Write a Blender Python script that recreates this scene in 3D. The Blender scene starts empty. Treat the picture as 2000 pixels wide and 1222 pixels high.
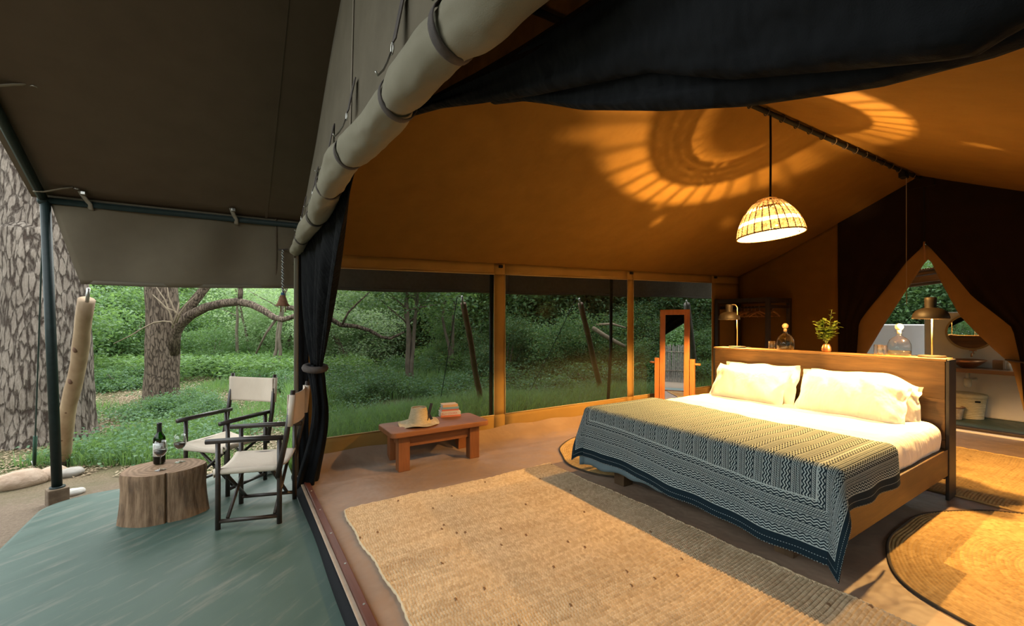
import bpy, bmesh, math, random
import numpy as np
from mathutils import Vector, Matrix, noise
R = math.radians
PI = math.pi
rnd = random.Random(7)
S = bpy.context.scene
COL = S.collection

# ------------------------------------------------------------------ camera
HC = 1.40                                   # eye height above the tent floor
FOC = 845.0                                 # focal length in pixels of a 2000 px wide frame
YAW = math.atan(545 / 845)
cd = bpy.data.cameras.new('camera'); cam = bpy.data.objects.new('camera', cd); COL.objects.link(cam)
cd.sensor_width = 36; cd.lens = 36 * FOC / 2000; cd.shift_y = 17 / 2000
cd.clip_start = .02; cd.clip_end = 300
cam.location = (0, 0, HC); cam.rotation_euler = (R(90), 0, -YAW)
S.camera = cam
# ------------------------------------------------------------------ light
wd = bpy.data.worlds.new('overcast'); S.world = wd; wd.use_nodes = True
wn = wd.node_tree; bg = wn.nodes['Background']
SKY = 4.0
tc = wn.nodes.new('ShaderNodeTexCoord'); sx = wn.nodes.new('ShaderNodeSeparateXYZ')
rp = wn.nodes.new('ShaderNodeValToRGB')
wn.links.new(tc.outputs['Generated'], sx.inputs[0]); wn.links.new(sx.outputs[2], rp.inputs[0])
rp.color_ramp.elements[0].position = 0.0; rp.color_ramp.elements[0].color = (.86, .92, .90, 1)
rp.color_ramp.elements[1].position = 1.0; rp.color_ramp.elements[1].color = (.88, .95, 1.0, 1)
wn.links.new(rp.outputs[0], bg.inputs[0]); bg.inputs[1].default_value = SKY
sun = bpy.data.lights.new('soft_fill_sun', 'SUN'); sun.energy = 4.6; sun.angle = R(70); sun.color = (1.0, .98, .90)
so_ = bpy.data.objects.new('soft_fill_sun', sun); COL.objects.link(so_); so_.rotation_euler = (R(-34), 0, R(-20))   # soft sun added to lift the outdoors, shining from beyond the clearing
LAMP = (1.0, .545, .165)                      # colour of the tungsten lamps
PENDANT_W = 112000.0                          # emission strength of the pendant bulb
READING_W = 300.0                             # watts of each reading lamp
S.view_settings.view_transform = 'Standard'; S.view_settings.look = 'None'
S.view_settings.exposure = 0.0; S.view_settings.gamma = 1.0; S.view_settings.use_curve_mapping = False
S.cycles.max_bounces = 10; S.cycles.diffuse_bounces = 5; S.cycles.glossy_bounces = 4
S.cycles.transmission_bounces = 8; S.cycles.transparent_max_bounces = 24
S.cycles.sample_clamp_indirect = 6.0; S.cycles.caustics_reflective = False; S.cycles.caustics_refractive = False
S.cycles.use_denoising = True

# ------------------------------------------------------------------ geometry helpers
class MB:
    """collects faces of ONE mesh"""
    def __init__(s): s.v = []; s.f = []; s.uv = None
    def add(s, vs, fs):
        n = len(s.v); s.v += [tuple(p) for p in vs]; s.f += [tuple(i + n for i in q) for q in fs]; return s
    def box(s, x0, x1, y0, y1, z0, z1):
        return s.add([(x0,y0,z0),(x1,y0,z0),(x1,y1,z0),(x0,y1,z0),(x0,y0,z1),(x1,y0,z1),(x1,y1,z1),(x0,y1,z1)],
                     [(0,3,2,1),(4,5,6,7),(0,1,5,4),(1,2,6,5),(2,3,7,6),(3,0,4,7)])
    def beam(s, p0, p1, w, h, up=(0,0,1)):
        p0, p1 = Vector(p0), Vector(p1); d = (p1 - p0).normalized(); a = d.cross(Vector(up)).normalized(); b = a.cross(d)
        q = [p + a*i*w/2 + b*j*h/2 for p in (p0, p1) for i, j in ((-1,-1),(1,-1),(1,1),(-1,1))]
        return s.add(q, [(3,2,1,0),(4,5,6,7),(0,1,5,4),(1,2,6,5),(2,3,7,6),(3,0,4,7)])
    def tube(s, pts, r, n=8, cap=True, closed=False, flat=1.0):
        pts = [Vector(p) for p in pts]; m = len(pts)
        rs = list(r) if hasattr(r, '__len__') else [r]*m
        vs = []; a = None
        for i, p in enumerate(pts):
            if closed: d = pts[(i+1) % m] - pts[i-1]
            else: d = pts[min(i+1, m-1)] - pts[max(i-1, 0)]
            d.normalize()
            if a is None:
                a = d.orthogonal().normalized() if abs(d.z) > .9 else d.cross(Vector((0,0,1))).normalized()
            a = (a - d*a.dot(d)).normalized(); b = d.cross(a)
            for k in range(n):
                t = 2*PI*k/n; vs.append(p + (a*math.cos(t) + b*math.sin(t)*flat)*rs[i])
        fs = []
        for i in range(m if closed else m-1):
            j = (i+1) % m
            for k in range(n):
                l = (k+1) % n; fs.append((i*n+k, i*n+l, j*n+l, j*n+k))
        if cap and not closed: fs += [tuple(range(n-1, -1, -1)), tuple((m-1)*n + k for k in range(n))]
        return s.add(vs, fs)
    def lathe(s, prof, n=20, c=(0,0,0), sx=1, sy=1, M=None):
        vs = []; ring = []
        for r, z in prof:
            if r < 1e-6: ring.append([len(vs)]*n); vs.append((0,0,z))
            else:
                ring.append([len(vs)+k for k in range(n)])
                vs += [(r*math.cos(2*PI*k/n)*sx, r*math.sin(2*PI*k/n)*sy, z) for k in range(n)]
        fs = []
        for a, b in zip(ring, ring[1:]):
            for k in range(n):
                q = [a[k], a[(k+1)%n], b[(k+1)%n], b[k]]; u = []
                for i in q:
                    if i not in u: u.append(i)
                if len(u) > 2: fs.append(tuple(u))
        if M is not None: vs = [M @ Vector(p) for p in vs]
        return s.add([(p[0]+c[0], p[1]+c[1], p[2]+c[2]) for p in vs], fs)
    def grid(s, fn, nu, nv, cu=False, cv=False, flip=False):
        mu = nu if cu else nu+1; mv = nv if cv else nv+1
        vs = [fn(i/nu, j/nv) for i in range(mu) for j in range(mv)]
        fs = []
        for i in range(nu):
            for j in range(nv):
                a, b, c, d = i*mv+j, ((i+1)%mu)*mv+j, ((i+1)%mu)*mv+(j+1)%mv, i*mv+(j+1)%mv
                fs.append((a,d,c,b) if flip else (a,b,c,d))
        return s.add(vs, fs)
    def ball(s, c, r, nu=12, nv=8):
        rx, ry, rz = r if hasattr(r, '__len__') else (r,r,r)
        pr = [(max(0, math.sin(PI*i/nv)), -math.cos(PI*i/nv)) for i in range(nv+1)]
        pr[0] = (0,-1); pr[-1] = (0,1)
        return s.lathe([(a*1.0, b) for a, b in pr], nu, (0,0,0), M=Matrix.Translation(c) @ Matrix.Diagonal((rx,ry,rz,1)))
    def xform(s, M): s.v = [tuple(M @ Vector(p)) for p in s.v]; return s
    def build(s, name, m, parent=None, smooth=False, bevel=0, solid=0, sub=0, label=None, keep=False, bseg=2, autos=None):
        v = np.array(s.v, dtype=float)
        o = new_obj(name, v, s.f, m, parent, smooth, keep)
        if autos is not None: smooth_by_angle(o, autos)
        if solid:
            q = o.modifiers.new('solid', 'SOLIDIFY'); q.thickness = solid; q.offset = 0
        if bevel:
            q = o.modifiers.new('bevel', 'BEVEL'); q.width = bevel; q.segments = bseg; q.limit_method = 'ANGLE'; q.angle_limit = R(35)
        if sub:
            q = o.modifiers.new('sub', 'SUBSURF'); q.levels = sub; q.render_levels = sub
        if label: o['label'] = label
        return o

def wloc(o):
    p = Vector((0,0,0))
    while o is not None: p += o.location; o = o.parent
    return p
def new_obj(name, v, faces, m, parent=None, smooth=False, keep=False):
    v = np.asarray(v, dtype=float)
    if parent is not None: base = Vector((0,0,0)) if keep else wloc(parent)
    elif keep: base = Vector((0,0,0))
    else:
        lo, hi = v.min(0), v.max(0); base = Vector(((lo[0]+hi[0])/2, (lo[1]+hi[1])/2, lo[2]))
    v = v - np.array(base)
    me = bpy.data.meshes.new(name)
    if isinstance(faces, np.ndarray):
        nv, nf, k = len(v), len(faces), faces.shape[1]
        me.vertices.add(nv); me.vertices.foreach_set('co', v.astype(np.float32).ravel())
        me.loops.add(nf*k); me.loops.foreach_set('vertex_index', faces.astype(np.int32).ravel())
        me.polygons.add(nf); me.polygons.foreach_set('loop_start', np.arange(0, nf*k, k, dtype=np.int32))
        me.update(calc_edges=True)
    else:
        me.from_pydata([tuple(p) for p in v], [], faces)
    if smooth: me.polygons.foreach_set('use_smooth', np.ones(len(me.polygons), dtype=bool))
    me.update()
    if m is not None: me.materials.append(m)
    o = bpy.data.objects.new(name, me); COL.objects.link(o)
    if parent is not None: o.parent = parent
    else: o.location = base
    return o
def smooth_by_angle(o, deg):
    me = o.data; me.polygons.foreach_set('use_smooth', np.ones(len(me.polygons), dtype=bool))
    bm = bmesh.new(); bm.from_mesh(me); c = math.cos(R(deg))
    for e in bm.edges:
        if len(e.link_faces) == 2 and e.link_faces[0].normal.dot(e.link_faces[1].normal) < c: e.smooth = False
    bm.to_mesh(me); bm.free()
def thing(name, label, cat, loc=(0,0,0), group=None):
    o = bpy.data.objects.new(name, None); COL.objects.link(o); o.location = loc; o.empty_display_size = .1
    return tag(o, label, cat, group)
def tag(o, label, cat, group=None, kind=None):
    o['label'] = label; o['category'] = cat
    if group: o['group'] = group
    if kind: o['kind'] = kind
    return o
def struct(o): o['kind'] = 'structure'; return o
def copy_thing(o, loc, rz=0, label=None, scale=None):
    def cp(x, par):
        c = x.copy(); COL.objects.link(c); c.parent = par
        for ch in list(x.children): cp(ch, c)
        return c
    r = cp(o, None); r.location = loc; r.rotation_euler = (0,0,rz)
    if scale: r.scale = (scale,)*3 if not hasattr(scale, '__len__') else scale
    if label: r['label'] = label
    return r
FX, FY, RX, RY = math.sin(YAW), math.cos(YAW), math.cos(YAW), -math.sin(YAW)
def fan(px, d, z=0.0):
    """the point at depth d along the view column px of the survey photograph"""
    t = (px - 1000)/FOC; return Vector((FX*d + RX*t*d, FY*d + RY*t*d, z))
def nz(p, s=1.0, o=0.0): return noise.noise(Vector((p[0]*s+o, p[1]*s+o*1.7, p[2]*s-o)))
def lerp(a, b, t): return a + (b-a)*t
def interp(xs, ys, x): return float(np.interp(x, xs, ys))
def smoothstep(a, b, x):
    t = min(1, max(0, (x-a)/(b-a))); return t*t*(3-2*t)

# ------------------------------------------------------------------ material helpers
class G:
    def __init__(s, name):
        s.m = bpy.data.materials.new(name); s.m.use_nodes = True; s.t = s.m.node_tree; s.t.nodes.clear()
        s.out = s.t.nodes.new('ShaderNodeOutputMaterial')
    def n(s, typ, props=None, ins=None):
        nd = s.t.nodes.new('ShaderNode' + typ)
        for k, v in (props or {}).items(): setattr(nd, k, v)
        for k, v in (ins or {}).items():
            sk = nd.inputs[k]
            if isinstance(v, bpy.types.NodeSocket): s.t.links.new(v, sk)
            elif isinstance(v, bpy.types.Node): s.t.links.new(v.outputs[0], sk)
            else:
                if hasattr(v, '__len__') and len(v) == 3 and len(sk.default_value) == 4: v = (*v, 1)
                sk.default_value = v
        return nd
    def mth(s, op, a, b=None, c=None, clamp=False):
        ins = {0: a}
        if b is not None: ins[1] = b
        if c is not None: ins[2] = c
        return s.n('Math', {'operation': op, 'use_clamp': clamp}, ins).outputs[0]
    def mix(s, f, a, b):
        return s.n('Mix', {'data_type': 'RGBA'}, {0: f, 6: a, 7: b}).outputs[2]
    def ramp(s, f, stops):
        nd = s.n('ValToRGB', None, {0: f}); e = nd.color_ramp.elements
        while len(e) < len(stops): e.new(.5)
        for q, (p, c) in zip(e, stops):
            q.position = p; q.color = (*c, 1) if hasattr(c, '__len__') else (c, c, c, 1)
        return nd.outputs[0]
    def coord(s, scale=(1,1,1), kind='Object', rot=(0,0,0)):
        t = s.n('TexCoord'); return s.n('Mapping', None, {0: t.outputs[kind], 2: rot, 3: scale}).outputs[0]
    def noise(s, vec, scale, detail=3, rough=.55):
        return s.n('TexNoise', None, {'Vector': vec, 'Scale': scale, 'Detail': detail, 'Roughness': rough}).outputs[0]
    def bump(s, h, strength, dist=.01, norm=None):
        ins = {'Height': h, 'Strength': strength, 'Distance': dist}
        if norm is not None: ins['Normal'] = norm
        return s.n('Bump', None, ins).outputs[0]
    def pbr(s, color, rough=.6, normal=None, metal=0, **kw):
        ins = {'Base Color': color, 'Roughness': rough, 'Metallic': metal}
        if normal is not None: ins['Normal'] = normal
        ins.update({k.replace('_', ' '): v for k, v in kw.items()})
        return s.n('BsdfPrincipled', None, ins)
    def end(s, sh, disp=None):
        s.t.links.new(sh.outputs[0] if isinstance(sh, bpy.types.Node) else sh, s.out.inputs[0]); return s.m

def simple(name, a, b=None, scale=6, stretch=(1,1,1), rough=.6, bump=0, bscale=60, bdist=.004, metal=0, detail=4, lo=.35, hi=.65, **kw):
    g = G(name); c = g.coord(stretch)
    col = a if b is None else g.mix(g.ramp(g.noise(c, scale, detail), [(lo, 0.), (hi, 1.)]), a, b)
    nrm = g.bump(g.noise(c, bscale, 3), bump, bdist) if bump else None
    if b is None: col = (*a, 1)
    return g.end(g.pbr(col, rough, nrm, metal, **kw))
def wood(name, a, b, axis=0, ring=14, rough=.5, bump=.25, knot=True, spec=.4):
    """straight grained timber, the grain running along the given axis"""
    g = G(name); st = [1,1,1]; st[axis] = .08
    c = g.coord(tuple(st)); n1 = g.noise(c, ring, 5, .6); n2 = g.noise(c, ring*7, 4, .6)
    c2 = g.coord((1,1,1)); big = g.noise(c2, 2.5, 2)
    f = g.ramp(g.mth('ADD', g.mth('MULTIPLY', n1, .65), g.mth('MULTIPLY', n2, .35)), [(.36, 0.), (.64, 1.)])
    col = g.mix(f, a, b); dark = tuple(x*.55 for x in a)
    col = g.mix(g.ramp(big, [(.45, 0.), (.8, .7)]), col, dark)
    return g.end(g.pbr(col, rough, g.bump(n2, bump, .003), Specular_IOR_Level=spec))
def cloth(name, a, b=None, weave=420, rough=.9, wr=.3, wscale=3.0, trans=None, stain=.0):
    """woven canvas: fine thread relief plus soft wrinkles; trans = share of light let through"""
    g = G(name); c = g.coord()
    col = g.mix(g.ramp(g.noise(c, 5, 4), [(.3, 0.), (.7, 1.)]), a, b or tuple(x*.86 for x in a))
    wv = g.noise(g.coord((1, 1, 1)), weave, 1)
    nr = g.bump(wv, .25, .002); nr = g.bump(g.noise(g.coord((1, 1, .5)), wscale, 3), wr, .05, nr)
    sh = g.pbr(col, rough, nr, Specular_IOR_Level=.15)
    if trans:
        tr = g.n('BsdfTranslucent', None, {'Color': col, 'Normal': nr}); sh = g.n('MixShader', None, {0: trans, 1: sh.outputs[0], 2: tr.outputs[0]})
    return g.end(sh)
def gauze(name, col, open_, thread=700):
    """insect netting: a share of open_ of its area is holes"""
    g = G(name); c = g.coord()
    k = g.noise(c, thread, 0); n2 = g.noise(c, 30, 2)
    f = g.mth('ADD', open_ - .08, g.mth('MULTIPLY', n2, .16))
    sh = g.n('BsdfDiffuse', None, {0: (*col, 1)}); tr = g.n('BsdfTransparent')
    return g.end(g.n('MixShader', None, {0: f, 1: sh.outputs[0], 2: tr.outputs[0]}))
def glass(name, col=(1,1,1), rough=0., ior=1.45):
    """thin blown glass: clear with mirror-like edges"""
    g = G(name); fr = g.mth('ADD', .07, g.mth('MULTIPLY', .9, g.mth('POWER', g.n('LayerWeight', None, {0: .5}).outputs['Facing'], 4.)))
    tr = g.n('BsdfTransparent', None, {0: (*col, 1)}); gl = g.n('BsdfGlossy', None, {'Color': (1,1,1,1), 'Roughness': .03})
    return g.end(g.n('MixShader', None, {0: fr, 1: tr.outputs[0], 2: gl.outputs[0]}))
def leafmat(name, a, b, trans=.35, rough=.55):
    g = G(name); geo = g.n('NewGeometry'); oi = g.n('ObjectInfo')
    f = g.mth('ADD', g.mth('MULTIPLY', geo.outputs['Random Per Island'], .75), g.mth('MULTIPLY', oi.outputs['Random'], .25))
    col = g.mix(f, a, b)
    sh = g.pbr(col, rough, None, Specular_IOR_Level=.3); tl = g.n('BsdfTranslucent', None, {'Color': g.mix(.5, col, (.25, .42, .05, 1))})
    return g.end(g.n('MixShader', None, {0: trans, 1: sh.outputs[0], 2: tl.outputs[0]}))
def bark(name, a, b, c3, scale=9, depth=.03):
    """upright plates parted by broken fissures"""
    g = G(name); c = g.coord((1, 1, .26))
    wob = g.n('TexNoise', None, {'Vector': c, 'Scale': 9, 'Detail': 3})
    v = g.n('VectorMath', {'operation': 'MULTIPLY_ADD'}, {0: wob.outputs['Color'], 1: (.05,.05,.05), 2: c}).outputs[0]
    vo = g.n('TexVoronoi', {'feature': 'DISTANCE_TO_EDGE'}, {'Vector': v, 'Scale': scale, 'Randomness': 1.0}).outputs[0]
    n = g.noise(c, scale*1.3, 6, .68); n2 = g.noise(c, scale*4, 4, .7)
    k = g.mth('ADD', g.mth('MULTIPLY', vo, 1.1), g.mth('MULTIPLY', n, .9))
    fis = g.ramp(k, [(.40, 0.), (.60, 1.)])
    plate = g.mix(g.ramp(g.mth('ADD', g.mth('MULTIPLY', n2, .6), g.mth('MULTIPLY', n, .4)), [(.34, 0.), (.64, 1.)]), a, b)
    big = g.noise(g.coord((1,1,.5)), 2.2, 3); plate = g.mix(g.ramp(big, [(.45, 0.), (.7, .5)]), plate, tuple(x*.72 for x in a))
    col = g.mix(fis, c3, plate)
    h = g.mth('ADD', fis, g.mth('MULTIPLY', n2, .45))
    return g.end(g.pbr(col, .9, g.bump(h, .9, depth), Specular_IOR_Level=.1))
# ------------------------------------------------------------------ survey: where a view column / row meets a plane of the place
def _ray(px, py): t = (px-1000)/FOC; return FX+RX*t, FY+RY*t, (628-py)/FOC
def sz(px, py, z=0.0): a,b,c = _ray(px,py); d = (z-HC)/c; return Vector((a*d, b*d, z))
def sxp(px, py, X): a,b,c = _ray(px,py); d = X/a; return Vector((X, b*d, HC+c*d))
def syp(px, py, Y): a,b,c = _ray(px,py); d = Y/b; return Vector((a*d, Y, HC+c*d))
def sd(px, py, d): a,b,c = _ray(px,py); return Vector((a*d, b*d, HC+c*d))

# ------------------------------------------------------------------ materials of the setting
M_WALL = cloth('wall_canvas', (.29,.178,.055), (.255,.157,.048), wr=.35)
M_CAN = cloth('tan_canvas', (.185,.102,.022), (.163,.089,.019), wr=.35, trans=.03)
M_ROLL = cloth('lit_khaki_canvas', (.225,.203,.150), (.195,.175,.128), wr=.35, wscale=3)  # lighter copy of the khaki: light on the outward-facing roll put into the colour
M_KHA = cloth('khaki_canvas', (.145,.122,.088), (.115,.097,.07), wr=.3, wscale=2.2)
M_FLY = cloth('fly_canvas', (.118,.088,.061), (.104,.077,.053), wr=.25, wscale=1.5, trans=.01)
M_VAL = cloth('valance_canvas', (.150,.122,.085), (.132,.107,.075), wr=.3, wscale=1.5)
M_NET = gauze('window_gauze', (.022,.021,.016), .35)
M_GAUZE = cloth('black_gauze', (.0055,.006,.0072), (.004,.0045,.0055), wr=.8, wscale=9)
M_BROWNNET = cloth('brown_gauze', (.014,.008,.006), (.010,.006,.005), wr=.3)
M_BLK = simple('black_webbing', (.008,.008,.0095), rough=.85, Specular_IOR_Level=.2)
M_POLE = simple('green_black_paint', (.008,.015,.014), (.012,.022,.021), 20, Specular_IOR_Level=.25, rough=.5, bump=.1, bscale=90)
M_BROWNW = simple('brown_webbing', (.075,.058,.05), (.05,.04,.036), 40, rough=.85, bump=.2, bscale=300)
M_STEEL = simple('dull_steel', (.42,.41,.38), rough=.35, metal=1)
g = G('tent_floor'); c = g.coord()
col = g.mix(g.ramp(g.noise(c, 1.6, 5), [(.3,0.),(.7,1.)]), (.225,.153,.108), (.28,.195,.138))
col = g.mix(g.ramp(g.noise(c, 9, 5), [(.55,0.),(.8,.35)]), col, (.36,.265,.19))
nr = g.bump(g.noise(c, 3.0, 3), .9, .04); nr = g.bump(g.noise(c, 500, 1), .15, .002, nr)
M_FLOOR = g.end(g.pbr(col, .5, nr, Specular_IOR_Level=.35))
g = G('green_plaster'); c = g.coord((1,1,1)); cs = g.n('Mapping', None, {0: g.coord(rot=(0,0,R(-40))), 3: (.45,2.6,1)}).outputs[0]
n1 = g.noise(cs, 3.2, 6, .62); n2 = g.noise(c, 1.1, 4)
col = g.mix(g.ramp(n1, [(.32,0.),(.68,1.)]), (.036,.069,.055), (.064,.100,.082))
col = g.mix(g.ramp(g.noise(cs, 7, 5, .65), [(.52,0.),(.72,.85)]), col, (.135,.14,.114))
col = g.mix(g.ramp(n2, [(.48,0.),(.75,.45)]), col, (.034,.062,.050))
M_DECK = g.end(g.pbr(col, g.ramp(n1, [(.3,.42),(.7,.62)]), g.bump(n1, .25, .006), Specular_IOR_Level=.4))
g = G('forest_floor'); c = g.coord()
n1 = g.noise(c, .45, 5, .6); n2 = g.noise(c, 14, 5, .7); n3 = g.noise(c, 60, 4, .7)
lit = g.mix(g.ramp(n3, [(.3,0.),(.7,1.)]), (.09,.06,.036), (.27,.20,.135))
grn = g.mix(g.ramp(n2, [(.3,0.),(.7,1.)]), (.035,.06,.018), (.07,.105,.032))
sand = g.mix(g.ramp(g.noise(c, 40, 5, .7), [(.3,0.),(.7,1.)]), (.135,.10,.072), (.205,.155,.115))
pos = g.n('NewGeometry').outputs['Position']; sp = g.n('SeparateXYZ', None, {0: pos})
# trodden sand lies in front of the deck, left of X = -1
sandy = g.mth('MULTIPLY', g.ramp(g.mth('MULTIPLY_ADD', sp.outputs[0], -1., g.mth('MULTIPLY', n2, .5)), [(.95,0.),(1.4,1.)]),
              g.ramp(g.mth('MULTIPLY_ADD', sp.outputs[1], -.1, g.mth('ADD', g.mth('MULTIPLY', n2, .1), .93)), [(.38,0.),(.45,1.)]))
col = g.mix(g.ramp(n1, [(.42,0.),(.60,1.)]), grn, lit); col = g.mix(sandy, col, sand)
M_GROUND = g.end(g.pbr(col, .95, g.bump(g.mth('ADD', n2, g.mth('MULTIPLY', n3, .4)), .6, .04), Specular_IOR_Level=.1))
g = G('white_plaster'); c = g.coord()
col = g.mix(g.ramp(g.noise(c, 3, 5), [(.3,0.),(.7,1.)]), (.74,.70,.70), (.82,.78,.77))
M_PLASTER = g.end(g.pbr(col, .85, g.bump(g.noise(c, 25, 5), .2, .006)))

# ------------------------------------------------------------------ ground, deck, floor
def gz(x, y):
    d = max(0, math.hypot(x-2, y-2) - 5.5)
    return -.15 + .10*noise.noise(Vector((x*.23, y*.23, 3)))*min(1, d/3) + .012*min(d, 25)
o = MB().grid(lambda u, v: (-34+70*u, -9+58*v, gz(-34+70*u, -9+58*v)), 140, 116).build('ground', M_GROUND, smooth=True, keep=True); struct(o)
def deck_outline():
    x0, x1, y0, y1, r = -1.27, .47, -3.4, 5.04, .34
    p = [(x1, y0), (x1, y1)]
    p += [(x0+r - r*math.sin(a), y1-r*.8 + r*.8*math.cos(a)) for a in [PI/2*i/12 for i in range(13)]]
    p += [(x0, y0)]
    return p
mb = MB(); P = deck_outline(); n = len(P)
def inset(p, t):
    return (p[0] + (t if p[0] < -.4 else 0), p[1] - (t if p[1] > 4.6 else 0))
rings = [[(x, y, -.22) for x, y in P], [(x, y, -.085) for x, y in P], [(*inset(q, .012), -.06) for q in P], [(*inset(q, .035), -.05) for q in P]]
for r_ in rings: mb.v += r_
for k in range(3):
    for i in range(n): j = (i+1) % n; mb.f.append((k*n+j, k*n+i, (k+1)*n+i, (k+1)*n+j))
mb.f.append(tuple(3*n+i for i in range(n-1, -1, -1)))
struct(mb.build('deck', M_DECK, keep=True))
struct(MB().box(.50, 7.9, -.62, 4.46, -.2, 0.0).build('floor', M_FLOOR, keep=True))
# front sill: black hem, tan lip, brown rail with screws
struct(MB().grid(lambda u, v: (.455 + .035*v + .012*nz((0, u*9, v*2), 1.0, 3), lerp(-3, 4.5, u), -.05 + .055*v + .012*math.sin(PI*v)), 60, 4).build('trim_1', M_BLK, smooth=True, keep=True, solid=.004))
struct(MB().box(.486, .512, -3, 4.44, -.1, .012).build('trim_2', simple('tan_lip', (.40,.30,.22), (.33,.25,.18), 10, rough=.7), keep=True, bevel=.004))
sill = struct(MB().box(.512, .556, -3, 4.40, -.1, .026).build('trim_3', wood('brown_rail', (.085,.028,.018), (.14,.048,.03), 1, 9, .4), keep=True, bevel=.006))
for i in range(8):
    y = .9 + i*.42
    MB().lathe([(0,.029),(.006,.029),(.007,.026)], 8, (.536, y, 0)).build('screw', M_STEEL, sill, label='small steel screw')

# ------------------------------------------------------------------ tent shell
RYD, YL, YR, XF, XB = 1.9, 4.4, -.6, .5, 7.76
def eaveZ(x): return 2.02 + .026*x
def ridgeZ(x): return 3.08 + .035*x
def roofZ(x, y): return lerp(ridgeZ(x), eaveZ(x), abs(y-RYD)/2.5)
def roof_fn(u, v):
    x = lerp(XF-.02, XB+.04, u); y = lerp(YR-.03, YL+.03, v)
    t = abs(y-RYD)/2.5; sag = -.035*math.sin(PI*min(1, t)) * (1 + .3*nz((x, y, 0), 1.1))
    wr = .007*math.sin((x*1.5 + (1-t)*2.4)*3.0 + 2*nz((x, y, 0), .8)) * math.sin(PI*min(1, t))
    return (x, y, roofZ(x, y) + sag + wr)
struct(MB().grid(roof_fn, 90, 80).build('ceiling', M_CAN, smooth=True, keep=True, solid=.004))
for x in (2.66, 4.90, 7.0):
    MB().box(x-.022, x+.022, YL-.05, YL-.012, eaveZ(x)-.055, eaveZ(x)-.02).build('eave_buckle', M_BLK, bpy.data.objects['ceiling'], bevel=.006, label='small dark buckle at the eave')
WIN = [(.665, 2.585), (2.735, 4.84), (4.965, 6.93)]
ZB = .30
def winTop(x): return 1.895 + .025*x
def wallpt(x, z, y0, s): return (x, y0 + s*(.008*nz((x, 0, z), 1.5) + .02*math.exp(-z*9)), z)
def side_wall(name, y0, s):
    mb = MB()
    def panel(xa, xb, za, zb, nx, nzz):
        mb.grid(lambda u, v: wallpt(lerp(xa, xb, u), lerp(za(lerp(xa,xb,u)), zb(lerp(xa,xb,u)), v), y0, s), nx, nzz)
    edges = [XF-.02] + [q for w in WIN for q in w] + [XB+.02]
    for i in range(len(edges)-1):
        a, b = edges[i], edges[i+1]; k = max(2, int((b-a)*8))
        panel(a, b, lambda x: 0.0, lambda x: ZB, k, 6); panel(a, b, winTop, eaveZ, k, 3)
        if i % 2 == 0: panel(a, b, lambda x: ZB, winTop, k, 24)
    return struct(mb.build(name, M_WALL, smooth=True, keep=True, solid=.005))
side_wall('wall_left', YL, 1); side_wall('wall_right', YR, -1)
M_PIPE = simple('canvas_piping', (.42,.30,.14), rough=.85)
k = 1
for y0, s in ((YL, 1), (YR, -1)):
    for a, b in WIN:
        w = struct(MB().grid(lambda u, v: (lerp(a-.01, b+.01, u), y0 + s*(.012 + .008*nz((u*3, 0, v*3), 1., k)), lerp(ZB-.01, winTop(lerp(a, b, u))+.01, v)), 12, 12).build('window_%d' % k, M_NET, smooth=True, keep=True))
        if s > 0:
            pts = [(a, y0-.006, ZB), (b, y0-.006, ZB), (b, y0-.006, winTop(b)), (a, y0-.006, winTop(a))]
            for p, q in zip(pts, pts[1:]+pts[:1]):
                MB().tube([Vector(p).lerp(Vector(q), t/6) + Vector((0, .007*nz((p[0]+t, 0, p[2]+t), 1.)*(t not in (0, 6)), 0)) for t in range(7)], .006, 6).build('piping', M_PIPE, w, smooth=True)
        k += 1
# the curled up edge of the ground sheet along the window wall
def sod(u, v):
    x = lerp(.56, 7.6, u); w = nz((x*1.3, 0, 0), 1.6, 5); w2 = nz((x, v*2, 0), 5.0, 9)
    y = lerp(3.90 + .05*w, 4.39, v); z = -.006 + .010*smoothstep(0, .15, v) + (.15 + .035*w)*max(0, (v-.3)/.7)**2.0 + .014*w2*math.sin(PI*v)**2 + .022*max(0, w)*math.exp(-((v-.5-.1*w2)/.09)**2)
    return (x, y, z)
struct(MB().grid(sod, 150, 14).build('baseboard_left', M_FLOOR, smooth=True, keep=True))
# front gable of khaki canvas above the rolled door
YSROLL = [4.24, 3.9, 3.5, 3.0, 2.45, 2.09, 1.69, 1.43, 1.23, 1.0, .86, .72, .3, -.5]
ZSROLL = [2.015, 2.02, 2.035, 2.065, 2.115, 2.135, 2.108, 2.085, 2.068, 2.058, 2.035, 2.01, 1.99, 1.98]
RSROLL = [.042, .05, .053, .060, .071, .070, .064, .064, .064, .063, .063, .062, .06, .06]
def roll_at(y): return interp(YSROLL[::-1], ZSROLL[::-1], y), interp(YSROLL[::-1], RSROLL[::-1], y)
def gable_front(u, v):
    y = lerp(YR, YL+.02, u); top = lerp(3.36, 1.93, abs(y-RYD)/2.5); bot = min(top-.002, roll_at(y)[0])
    return (.455 + .012*nz((y, v, 0), 1.2) + .02*v, y, lerp(bot, top, v))
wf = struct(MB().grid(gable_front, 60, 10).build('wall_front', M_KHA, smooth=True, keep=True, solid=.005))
for y in (2.06, .8): MB().grid(lambda u, v: (gable_front((y-YR)/(YL+.02-YR), v)[0]-.006, y+.02*u, gable_front((y-YR)/(YL+.02-YR), v)[2]), 1, 10).build('seam', simple('pale_seam', (.20,.165,.125), rough=.9), wf, smooth=True, solid=.003)
def gable_net(u, v):
    y = lerp(YR+.05, 1.74, u); top = roofZ(.6, y)-.04; return (.56, y, lerp(min(interp([-.6,.3,.8,1.74], [1.9,1.95,2.0,2.245], y), top-.01), top, v))
struct(MB().grid(gable_net, 40, 8).build('screen_front', gauze('front_gable_gauze', (.016,.010,.008), .10), smooth=True, keep=True))
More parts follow.
